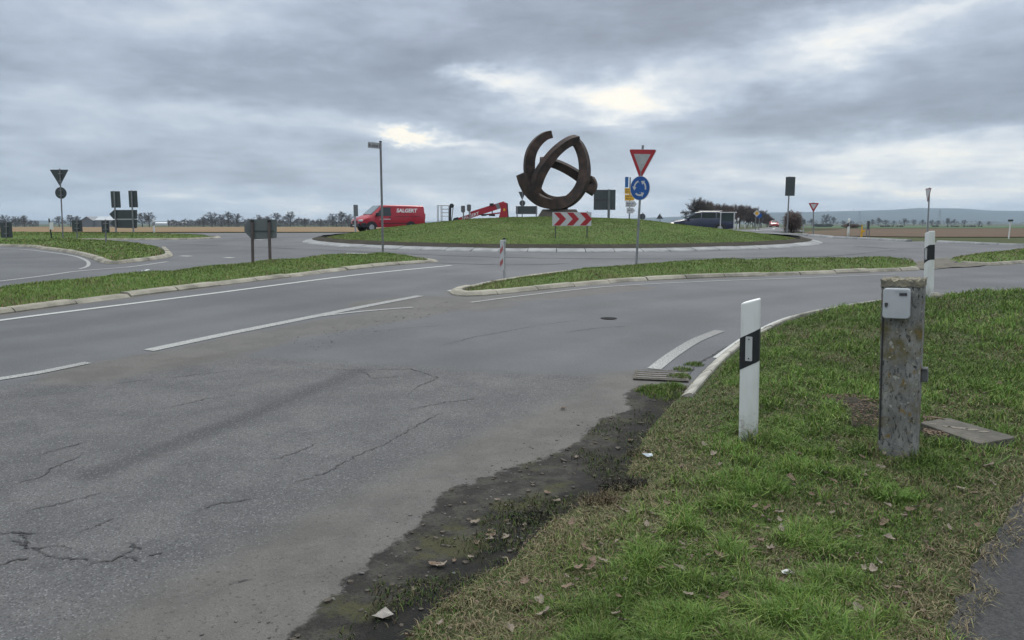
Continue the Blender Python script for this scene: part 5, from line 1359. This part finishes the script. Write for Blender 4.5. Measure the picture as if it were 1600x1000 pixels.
MB().add([(-W_*.98, -1.8, 3.2), (-W_*.55, -1.8, 5.4), (-W_*.12, -1.8, 3.2), (-W_*.98, 9, 3.2), (-W_*.55, 9, 5.4), (-W_*.12, 9, 3.2)], [(0, 1, 4, 3), (1, 2, 5, 4)]).build('wing_roof', mat('barn_roof_dark', (.20, .215, .23), (.17, .18, .2), .3, .7), t, fix=False)
gb = atY(268, 349, 900); gb.z = float(g(900))
t = thing('greenhouse', gb, 'low white greenhouse strip on the left horizon right of the paired trees', 'greenhouse')
MB().box(-20, 16, 0, 12, 0, 2.4).build('walls', M_SIGNW, t); MB().add([(-20.4, -.4, 2.3), (16.4, -.4, 2.3), (16.4, 6, 3.8), (-20.4, 6, 3.8), (-20.4, 12.4, 2.3), (16.4, 12.4, 2.3)], [(0, 1, 2, 3), (3, 2, 5, 4), (0, 3, 4), (1, 5, 2)]).build('roof', M_WHITE, t)

# pylons and wind turbines
def pylon(px, ty, Y, label):
    b = atY(px, 345, Y); b.z = float(g(Y)); t = thing('pylon', b, label, 'pylon', 'power pylons'); H = atY(px, ty, Y).z - b.z
    mb = MB(); k = H*.11
    for sx in (-1, 1):
        for sy in (-1, 1): mb.tube((sx*k, sy*k, 0), (sx*.3, sy*.3, H), .12, .08, n=4)
    for j in range(8):
        z0, z1 = H*j/8, H*(j+1)/8; w0 = k + (.3 - k)*j/8; w1 = k + (.3 - k)*(j+1)/8
        mb.tube((-w0, -w0, z0), (w1, -w1, z1), .07, n=3); mb.tube((w0, -w0, z0), (-w1, -w1, z1), .07, n=3)
    mb.build('lattice_tower', M_STEEL, t, fix=False)
    for z in (.70, .84): MB().tube((-H*.17, 0, H*z), (H*.17, 0, H*z), .14, n=4).build('cross_arm', M_STEEL, t)
    return t
pylon(1342.5, 329, 1100, 'faint lattice pylon left, above the yellow marker post')
pylon(1467.5, 327, 1000, 'faint lattice pylon right of the edge-on yield pole')
def turbine(px, hy, Y, label, ph):
    b = atY(px, 345, Y); zb = float(ridge_z(b.x, Y)); t = thing('wind_turbine', (b.x, Y, zb), label, 'wind turbine', 'wind turbines on the ridge')
    H = atY(px, hy, Y).z - zb
    MB().tube((0, 0, -3), (0, 0, H), 2.0, 1.2, n=8).build('tower', M_WHITE, t); MB().box(-2, 2, -4, 4, H - 1.5, H + 2).build('nacelle', M_WHITE, t)
    for k in range(3):
        a = ph + k*2*math.pi/3; MB().sweep([(0, -5, H), (math.cos(a)*H*.6, -5, H + math.sin(a)*H*.6)], [2.2, .7], .8).build('blade', M_WHITE, t)

# hills
RPX = [(-300, 345), (0, 344.3), (60, 344.6), (250, 345.5), (560, 346.5), (760, 346), (900, 343), (1000, 340.5), (1060, 338.5), (1150, 333), (1200, 332), (1260, 331.3), (1320, 329.5), (1395, 328), (1432, 325.2), (1500, 325.8), (1545, 329), (1600, 329.3), (1750, 331), (2000, 337), (2300, 346)]
YR = 3300.0
_rx = np.array([atY(p, 345, YR).x for p, _ in RPX]); _rz = np.array([atY(p, yy, YR).z for p, yy in RPX])
def ridge_z(x, y):
    top = np.interp(np.asarray(x)*YR/np.maximum(np.asarray(y), 1e-3)*1.0, _rx, _rz)
    f = sstep(2300, YR, y)*(1 - .5*sstep(YR + 150, 4100, y))
    n = (fbm(x, y, .004, 4, 2) - .5)*9*f
    return g(y) - 1.5 + (top - g(y) + 1.5)*f + n*np.where(np.asarray(y) > YR*.97, .25, 1)
hx = np.linspace(-3900, 3900, 200); hy = np.r_[np.linspace(2200, YR, 26), np.linspace(YR + 60, 4150, 8)]
X, Y_ = np.meshgrid(hx, hy); Z = ridge_z(X, Y_)
nx = len(hx); v = np.stack([X.ravel(), Y_.ravel(), Z.ravel()], 1)
me = bpy.data.meshes.new('hills'); me.from_pydata(v.tolist(), [], [(j*nx + i, j*nx + i + 1, (j+1)*nx + i + 1, (j+1)*nx + i) for j in range(len(hy) - 1) for i in range(nx - 1)]); me.update()
me.materials.append(turf_material('wooded_hills', [(.026, .036, .034), (.052, .060, .045), (.022, .032, .030), (.028, .038, .034)], (.0022, .006, .05), .1))
me.polygons.foreach_set('use_smooth', [True]*len(me.polygons))
o = bpy.data.objects.new('hills', me); COL.objects.link(o); tag(o, kind='structure')
turbine(1332.5, 327, 3350, 'tiny pale wind turbine on the ridge above the yellow marker', .4)
turbine(1293, 328.5, 3350, 'tiny pale wind turbine on the ridge left of the other', 1.0)

# ------------------------------------------------------------------ grass blades, leaves, litter
def blades(name, x, y, z, h, w, cols, parent=None, lean=None):
    n = len(x); ph = RNG.random(n)*2*math.pi; lean = .25 + .75*RNG.random(n) if lean is None else lean; fa = RNG.random(n)*2*math.pi
    lx, ly = np.cos(ph)*lean*h, np.sin(ph)*lean*h; wx, wy = np.cos(fa)*w*.5, np.sin(fa)*w*.5
    V = np.empty((n, 5, 3))
    V[:, 0] = np.stack([x - wx, y - wy, z - .006], 1); V[:, 1] = np.stack([x + wx, y + wy, z - .006], 1)
    V[:, 2] = np.stack([x + lx*.4 + wx*.8, y + ly*.4 + wy*.8, z + h*.62], 1); V[:, 3] = np.stack([x + lx*.4 - wx*.8, y + ly*.4 - wy*.8, z + h*.62], 1)
    V[:, 4] = np.stack([x + lx, y + ly, z + h*(1.0 - .25*lean)], 1)
    me = bpy.data.meshes.new(name); me.vertices.add(5*n); me.vertices.foreach_set('co', V.ravel())
    base = (np.arange(n)*5)[:, None]
    li = np.concatenate([base + np.array([0, 1, 2, 3]), base + np.array([3, 2, 4])], 1).ravel()
    me.loops.add(7*n); me.loops.foreach_set('vertex_index', li)
    me.polygons.add(2*n); st = np.stack([np.arange(n)*7, np.arange(n)*7 + 4], 1).ravel()
    me.polygons.foreach_set('loop_start', st)
    me.update(calc_edges=True)
    ca = me.attributes.new('Col', 'FLOAT_COLOR', 'POINT')
    c4 = np.concatenate([np.repeat(cols, 5, 0), np.ones((5*n, 1))], 1).astype(np.float32); ca.data.foreach_set('color', c4.ravel())
    me.materials.append(M_BLADE)
    o = bpy.data.objects.new(name, me); COL.objects.link(o)
    if parent is not None: o.parent = parent
    else: tag(o, kind='stuff')
    return o
GREENS = np.array([(.094, .172, .032), (.116, .192, .036), (.084, .150, .034), (.146, .198, .042), (.110, .160, .044)])
TANS = np.array([(.21, .170, .095), (.165, .130, .075), (.245, .205, .120), (.125, .098, .060), (.16, .16, .08)])
def grass_colours(n, tan, seed=0):
    gcol = GREENS[RNG.integers(0, 5, n)]; tcol = TANS[RNG.integers(0, 5, n)]
    c = np.where((RNG.random(n) < tan)[:, None], tcol, gcol)
    return c*(.75 + .5*RNG.random((n, 1)))
def polar(n, d0, d1, a0, a1, pw=1.0):
    u = RNG.random(n); d = d0*(d1/d0)**(u**pw); a = a0 + (a1 - a0)*RNG.random(n); return d*np.sin(a), d*np.cos(a)
soilA = G2([(1285, 648), (1330, 640), (1372, 655), (1372, 700), (1330, 690), (1318, 665)]); soilB = G2([(1440, 678), (1475, 690), (1480, 720), (1440, 715)])
slab_w = np.array([(p.x, p.y) for p in sl])
def verge_grass(n):
    x, y = polar(n, 2.3, 17.0, -.35, .75, 1.12)
    k = inside(VERGE, x, y) & ~inside(PATH, x, y) & ~inside(slab_w, x, y)
    k &= ~((np.abs(x - pb.x) < .14) & (np.abs(y - pb.y) < .12))
    x, y = x[k], y[k]
    d = np.hypot(x, y); de = dist(verge_edge_w, x, y); dk = dist(kerb_edge_w[::3], x, y); dp = dist(PATH, x, y, True)
    n1, n2, n3 = fbm(x, y, .8, 4, 21), fbm(x, y, 2.6, 4, 22), fbm(x, y, 7, 3, 23)
    bare = inside(soilA, x, y) | inside(soilB, x, y)
    edge = 1 - sstep(0, .75, np.minimum(de, 9)); pe = 1 - sstep(.05, .45, dp)
    thin = np.clip(.55*edge + .75*pe + .9*bare + .35*sstep(.56, .68, n2), 0, .96)
    k = RNG.random(len(x)) > thin
    k &= dk > .17
    x, y, d, n1, n2, n3, edge, pe, dk = [v[k] for v in (x, y, d, n1, n2, n3, edge, pe, dk)]
    tan = np.clip(.05 + .42*sstep(.54, .68, n2) + .14*sstep(.5, .7, n1) + .6*edge + .6*pe, 0, .93)
    h = (.018 + .032*sstep(.36, .66, n3)*(.5 + n1))*(.6 + .8*RNG.random(len(x)))*(1 - .35*edge)*(1 + .035*d)
    # long grass hugging posts and the kerb
    for o_, r_ in ((pb, .34), (p1, .22)):
        h *= 1 + .8*(1 - sstep(.12, r_, np.hypot(x - o_.x, y - o_.y)))
    w = (.0016 + .0007*d)*(.6 + .7*RNG.random(len(x)))
    lush = sstep(.52, .66, n3)*sstep(.40, .62, n1)*(1 - edge)
    tan *= 1 - .8*lush; h *= 1 + .22*lush
    c = grass_colours(len(x), tan)
    c *= (.76 + .40*n1 + .28*lush)[:, None]
    ln = .25 + .75*RNG.random(len(x)) + 1.2*(RNG.random(len(x)) < .25 + .5*tan)
    blades('grass', x, y, g(y) + h_verge(x, y), h/np.sqrt(1 + .5*np.maximum(ln - 1, 0)), w, c, lean=ln)
verge_grass(620000)
def straw(n):
    # dead stalks lying on the turf, thickest along the footpath and the muddy edge
    x, y = polar(n, 2.3, 11.0, -.35, .75, 1.0); k = inside(VERGE, x, y); x, y = x[k], y[k]
    dp = dist(PATH, x, y, True); ins = inside(PATH, x, y); de = dist(verge_edge_w, x, y); n2 = fbm(x, y, 2.2, 4, 52); n4 = fbm(x, y, 5, 3, 53)
    p = np.where(ins, np.where(dp < .03 + .16*n4, .9, 0), np.clip(.9*(1 - sstep(.08, .30, dp)) + .5*(1 - sstep(.1, .7, de)) + .5*sstep(.5, .64, n2) + .05, 0, 1))
    k = RNG.random(len(x)) < p; x, y, ins = x[k], y[k], ins[k]; m_ = len(x); d = np.hypot(x, y)
    L_ = .010 + .016*RNG.random(m_); c = TANS[RNG.integers(0, 5, m_)]*(.45 + .75*RNG.random((m_, 1)))
    zz = np.where(ins, .112 + g(y), g(y) + h_verge(x, y) + .006)
    blades('dead_grass', x, y, zz + .008*RNG.random(m_), L_, (.0022 + .0005*d)*(.6 + .9*RNG.random(m_)), c, lean=1.5 + 2.8*RNG.random(m_))
straw(65000)
def island_grass(name, poly, hz, n, d0, d1, a0, a1, hh, wk, tan0, kw=.19):
    x, y = polar(n, d0, d1, a0, a1, .9); k = inside(poly, x, y); x, y = x[k], y[k]
    de = dist(poly, x, y, True); n1, n2 = fbm(x, y, .5, 4, 31), fbm(x, y, 2.2, 4, 32)
    k = (de > kw) & (RNG.random(len(x)) < sstep(kw - .08, kw + .04, de)); x, y, de, n1, n2 = x[k], y[k], de[k], n1[k], n2[k]; d = np.hypot(x, y)
    h = hh*(.5 + RNG.random(len(x)))*(.5 + n2); c = grass_colours(len(x), np.clip(tan0 + .22*sstep(.5, .7, n2) + .3*(1 - sstep(.2, .8, de)), 0, .8))
    blades(name, x, y, g(y) + hz(x, y), h, .0011*d*(.6 + .7*RNG.random(len(x)))*wk, c*(.90 + .28*n1)[:, None]*np.array([1.12, 1.02, 1.15])*(1 + .22*sstep(.45, .62, fbm(x, y, .28, 4, 71)))[:, None])
island_grass('grass', nose_w, h_nose, 140000, 11, 26, -.15, .62, .040, .55, .04)
island_grass('grass', islr_w, h_islr, 60000, 15, 40, .45, .85, .045, .8, .12)
island_grass('grass', isla_w, h_isla, 150000, 11, 26, -.75, -.05, .045, .55, .03, .22)
island_grass('grass', islc_w, h_islc, 40000, 36, 60, -.75, -.28, .05, .6, .06)
island_grass('grass', islb_w, h_islb, 50000, 18, 40, -.75, -.35, .045, .8, .06)
island_grass('grass', ring(RR - .35), h_mound, 260000, 26, 52, -.32, .42, .032, .42, .05)
# grass in the gutter by the drain
def patch(cx, cy, r, n, h0, tan=.2):
    a = RNG.random(n)*6.283; rr = r*np.sqrt(RNG.random(n))*(.5 + .8*vnoise(np.cos(a)*3 + cx, np.sin(a)*3 + cy, 5)); x, y = cx + rr*np.cos(a)*1.1, cy + rr*np.sin(a)
    return x, y, h0*(.4 + .8*RNG.random(n))*(1 - .5*rr/r)
ps = [patch(*[(q_.x, q_.y) for q_ in [at(px, py)]][0], r_, n_, h_) for px, py, r_, n_, h_ in ((1022, 612, .14, 900, .085), (1050, 606, .12, 600, .07), (1062, 590, .11, 420, .06), (1040, 618, .2, 700, .05), (1085, 570, .10, 300, .05), (1068, 578, .10, 250, .05))]
x = np.concatenate([p_[0] for p_ in ps]); y = np.concatenate([p_[1] for p_ in ps]); h = np.concatenate([p_[2] for p_ in ps])
blades('grass', x, y, g(y) + .002, h, np.full(len(x), .0055), grass_colours(len(x), .18))
def creep(n):
    x, y = polar(n, 2.4, 7.5, -.30, .32, 1.0); de = dist(verge_edge_w, x, y); k = ~inside(VERGE, x, y) & (de < .42); x, y, de = x[k], y[k], de[k]
    n1 = fbm(x, y, 3.2, 4, 61); k = RNG.random(len(x)) < sstep(.52, .66, n1 + .18*(1 - de/.42)); x, y, de = x[k], y[k], de[k]
    blades('grass', x, y, g(y) + .002, .012 + .022*RNG.random(len(x)), .0035 + .002*RNG.random(len(x)), grass_colours(len(x), .45)*.45, lean=.4 + 1.4*RNG.random(len(x)))
creep(50000)
def weeds(px, py, n, r_, h_, tint):
    p = at(px, py, .05); a = RNG.random(n)*6.283; rr = r_*np.sqrt(RNG.random(n)); x, y = p.x + rr*np.cos(a), p.y + rr*np.sin(a)*.7
    z = g(y) + np.where(inside(VERGE, x, y), h_verge(x, y), 0)
    blades('weeds', x, y, z, h_*(.4 + RNG.random(n)), np.full(n, .006), np.array(tint)*(.6 + .8*RNG.random((n, 1))), lean=.3 + 1.2*RNG.random(n))
weeds(975, 752, 500, .15, .05, (.030, .026, .020)); weeds(940, 775, 300, .12, .045, (.10, .075, .045)); weeds(830, 795, 400, .13, .02, (.018, .02, .014)); weeds(1000, 700, 250, .10, .03, (.08, .07, .04)); weeds(1150, 930, 300, .10, .05, (.10, .17, .035)); weeds(1400, 800, 400, .13, .07, (.11, .19, .035)); weeds(1290, 840, 300, .12, .05, (.17, .135, .08))
gap_w = ragged(G2([(1425, 420), (1436, 409), (1462, 405), (1478, 404), (1490, 408), (1505, 412.6), (1540, 415), (1490, 419), (1450, 422)]), 5, .05)
sheet('soil', gap_w, lambda x, y: .015 + .05*sstep(0, .5, dist(gap_w, x, y, True)) + (fbm(x, y, 3, 3, 41) - .5)*.03, mat('gravel_soil', (.13, .115, .09), (.07, .064, .05), 5, .95, bump=.8, bscale=30), .01, .05, 1)
# soil heaps beside the concrete post
for nm, w_ in (('soil', soilA), ('soil', soilB)):
    sheet(nm, w_, lambda x, y, w_=w_: h_verge(x, y) + .012 + .05*sstep(0, .2, dist(w_, x, y, True)) + (fbm(x, y, 9, 3, 40) - .5)*.03, M_SOIL, .01, .025, 1)
def chips(name, polys, n, m, smin=.006, smax=.02, zfun=None):
    mb = MB(); rnd = random.Random(8); k = 0
    while k < n:
        w_ = rnd.choice(polys); x, y = rnd.uniform(w_[:, 0].min(), w_[:, 0].max()), rnd.uniform(w_[:, 1].min(), w_[:, 1].max())
        if not inside(w_, np.array([x]), np.array([y]))[0]: continue
        z = float(g(y)) + float(zfun(np.array([x]), np.array([y]))[0]); r_ = rnd.uniform(smin, smax)*(1 if rnd.random() < .9 else 1.6); a0 = rnd.uniform(0, 6.28); tl = rnd.uniform(-.3, .3)
        vs = [(x + r_*math.cos(a0 + i*1.2566)*rnd.uniform(.6, 1.2), y + r_*math.sin(a0 + i*1.2566)*rnd.uniform(.5, 1.1), z + (r_*.5 + tl*r_*math.cos(i*1.2566))*f) for f in (0, 1) for i in range(5)]
        mb.add(vs, [(5, 6, 7, 8, 9)] + [(i, (i+1) % 5, (i+1) % 5 + 5, i + 5) for i in range(5)]); k += 1
    o = mb.build(name, m, fix=False); tag(o, kind='stuff')
chips('wood_chips', [soilA, soilB], 900, mat('chip_brown', (.17, .115, .075), (.08, .06, .045), 40, .9), zfun=lambda x, y: h_verge(x, y) + .045, smin=.003, smax=.010)
chips('pebbles', [mud_poly], 420, mat('stone_grit', (.16, .155, .145), (.06, .058, .052), 30, .9), .003, .010, zfun=zero)
chips('pebbles', [G2([(430, 530), (700, 470), (730, 480), (500, 550)]), G2([(300, 1000), (560, 850), (900, 640), (960, 650), (640, 860), (430, 1000)])], 360, mat('road_grit', (.17, .16, .145), (.045, .043, .04), 30, .9), .003, .008, zfun=zero)
near_verge = G2([(700, 930), (880, 810), (1000, 720), (1070, 650), (1250, 600), (1560, 620), (1600, 700), (1490, 860), (1470, 1000), (680, 1000)])
chips('leaf_litter', [near_verge], 900, mat('litter_brown', (.16, .12, .085), (.07, .055, .042), 25, .9), .004, .012, zfun=lambda x, y: h_verge(x, y) + .012)
chips('leaf_litter', [mud_poly], 260, mat('litter_dark', (.10, .085, .065), (.04, .035, .03), 25, .9), .004, .016, zfun=zero)
# fallen leaves: a few curled, lobed shapes, copied
LEAFM = [mat('dry_leaf', (.19, .135, .095), (.11, .078, .055), 18, .85), mat('pale_leaf', (.25, .21, .165), (.17, .135, .105), 18, .85)]
def leaf_mesh(seed):
    rnd = random.Random(seed); n = 18; out = []
    lob = rnd.choice((3, 5)); cu = rnd.uniform(.4, 1.4)
    vs = [(0, 0, .006)]; 
    for ring_ in (.5, 1.0):
        for i in range(n):
            a = 2*math.pi*i/n; r_ = ring_*(.62 + .38*abs(math.cos(a*lob/2)))*rnd.uniform(.88, 1.1); x, y = r_*1.25*math.cos(a), r_*.8*math.sin(a)
            vs.append((x*.028, y*.028, .004 + .018*cu*(y*y*.9 + .35*x*x)*ring_ + rnd.uniform(0, .006)))
    fs = [(0, 1 + i, 1 + (i+1) % n) for i in range(n)] + [(1 + i, 1 + n + i, 1 + n + (i+1) % n, 1 + (i+1) % n) for i in range(n)]
    me = bpy.data.meshes.new('leaf'); me.from_pydata(vs, [], fs); me.update(); me.materials.append(LEAFM[seed % 2]); return me
LM = [leaf_mesh(k) for k in range(6)]
LEAF_PX = [(1212, 768), (1145, 757), (1160, 735), (1125, 742), (1300, 770), (1352, 755), (1358, 775), (1385, 810), (1280, 800), (1262, 855), (1285, 858), (1302, 850), (1200, 808), (1218, 812), (1180, 805), (1300, 812), (1380, 830), (1430, 818), (1448, 812), (1500, 782), (1320, 958), (1340, 968), (1230, 908), (1205, 872), (1300, 885), (1370, 900), (1085, 880), (1008, 702), (985, 690), (900, 716), (880, 640),
           (870, 785), (768, 838), (790, 842), (745, 850), (690, 886), (710, 878), (735, 872), (678, 884), (820, 822), (855, 772), (600, 962), (640, 985), (965, 855), (985, 858), (940, 885), (925, 880), (1010, 832), (965, 790), (975, 800), (1045, 905), (1075, 945), (1110, 965), (1150, 920), (1205, 975), (1265, 985), (1400, 940), (1420, 905), (1450, 880), (1480, 845), (1520, 790), (1545, 750), (1290, 645), (1310, 650), (1335, 665), (1350, 680), (1225, 660), (1100, 700), (1065, 735), (1040, 770), (1000, 880), (885, 900), (820, 905), (845, 940), (1500, 700), (1470, 735), (1250, 722), (1400, 765), (1345, 725), (1530, 640), (1560, 610), (1490, 560), (1250, 580), (1310, 540), (1560, 520), (1480, 620)]
rl = random.Random(12); LR = [(rl.gauss(0, 1)*150 + 1250, rl.uniform(720, 995)) for _ in range(60)] + [(rl.uniform(640, 1000), rl.uniform(760, 990)) for _ in range(20)]
for i, (px, py) in enumerate(LEAF_PX + LR):
    p = at(px, py, .07)
    iv = bool(inside(VERGE, np.array([p.x]), np.array([p.y]))[0]); ip = bool(inside(PATH, np.array([p.x]), np.array([p.y]))[0])
    if ip: continue
    if not iv: p = at(px, py)
    z = float(g(p.y)) + (float(h_verge(np.array([p.x]), np.array([p.y]))[0]) + .026 if iv else .003)
    o = bpy.data.objects.new('fallen_leaf', LM[i % 6]); COL.objects.link(o); o.location = (p.x, p.y, z); s_ = rl.uniform(.45, 1.0); o.scale = (s_,)*3
    tl = .5 if iv else .08; o.rotation_euler = (rl.uniform(-tl, tl), rl.uniform(-tl, tl), rl.uniform(0, 6.28))
    tag(o, 'dry curled brown leaf lying loose on the grass verge' if iv else 'dry curled brown leaf lying on the muddy road edge', 'leaf', 'fallen leaves on the verge' if iv else 'fallen leaves on the road edge')
# paper scraps
def scrap(px, py, r_, label, m=M_WHITE, zf=None, seed=1):
    p = at(px, py, .07 if zf is not None else 0); z = float(g(p.y)) + (float(zf(np.array([p.x]), np.array([p.y]))[0]) + .025 if zf is not None else .004); rnd = random.Random(seed)
    vs = [(r_*math.cos(a)*rnd.uniform(.6, 1.2), r_*.7*math.sin(a)*rnd.uniform(.6, 1.2), rnd.uniform(.0, r_*.5)) for a in [i*.785 for i in range(8)]] + [(0, 0, r_*.35)]
    mb = MB().add(vs, [(8, i, (i+1) % 8) for i in range(8)]); o = mb.build('paper_scrap', m, fix=False); o.location = (p.x, p.y, z); tag(o, label, 'litter', 'litter by the road')
scrap(1011, 706, .05, 'crumpled pale blue scrap at the muddy verge edge', mat('scrap_blue', (.40, .46, .52), (.5, .55, .6), 30, .6), h_verge, 1)
scrap(1229, 907, .030, 'small pale scrap among leaves in the near grass', M_SIGNW, h_verge, 2)
scrap(1306, 643, .035, 'white scrap on the soil heap left of the concrete post', M_SIGNW, h_verge, 3)
scrap(600, 965, .055, 'flat pale grey scrap at the bottom end of the mud strip', mat('scrap_grey', (.30, .28, .25), (.22, .2, .18), 30, .8), None, 4)
scrap(228, 436, .09, 'white litter in the grass of the near median', M_SIGNW, h_isla, 5)
st_ = at(1461, 467, .08); o = MB().add([(.13*math.cos(a)*c, .11*math.sin(a)*c, zz) for zz, c in ((-.03, 1), (.06, .85), (.10, .4)) for a in [i*.785 for i in range(8)]], [(8*r_ + i, 8*r_ + (i+1) % 8, 8*r_ + 8 + (i+1) % 8, 8*r_ + 8 + i) for r_ in range(2) for i in range(8)] + [tuple(range(16, 24))]).build('stone', M_KERB); o.location = (st_.x, st_.y, float(g(st_.y)) + .08)
tag(o, 'pale stone at the foot of the second delineator post', 'stone')

# ------------------------------------------------------------------ air
def haze():
    o = MB().box(-4100, 4100, -60, 4300, -14, 110).build('haze', None)
    m = bpy.data.materials.new('haze'); m.use_nodes = True; nt = m.node_tree; nt.nodes.clear()
    v = nt.nodes.new('ShaderNodeVolumePrincipled'); out = nt.nodes.new('ShaderNodeOutputMaterial')
    v.inputs['Color'].default_value = (.66, .83, 1.0, 1); v.inputs['Density'].default_value = .00020; v.inputs['Anisotropy'].default_value = .2
    nt.links.new(v.outputs[0], out.inputs['Volume'])
    o.data.materials.clear(); o.data.materials.append(m); tag(o, kind='stuff')
haze()
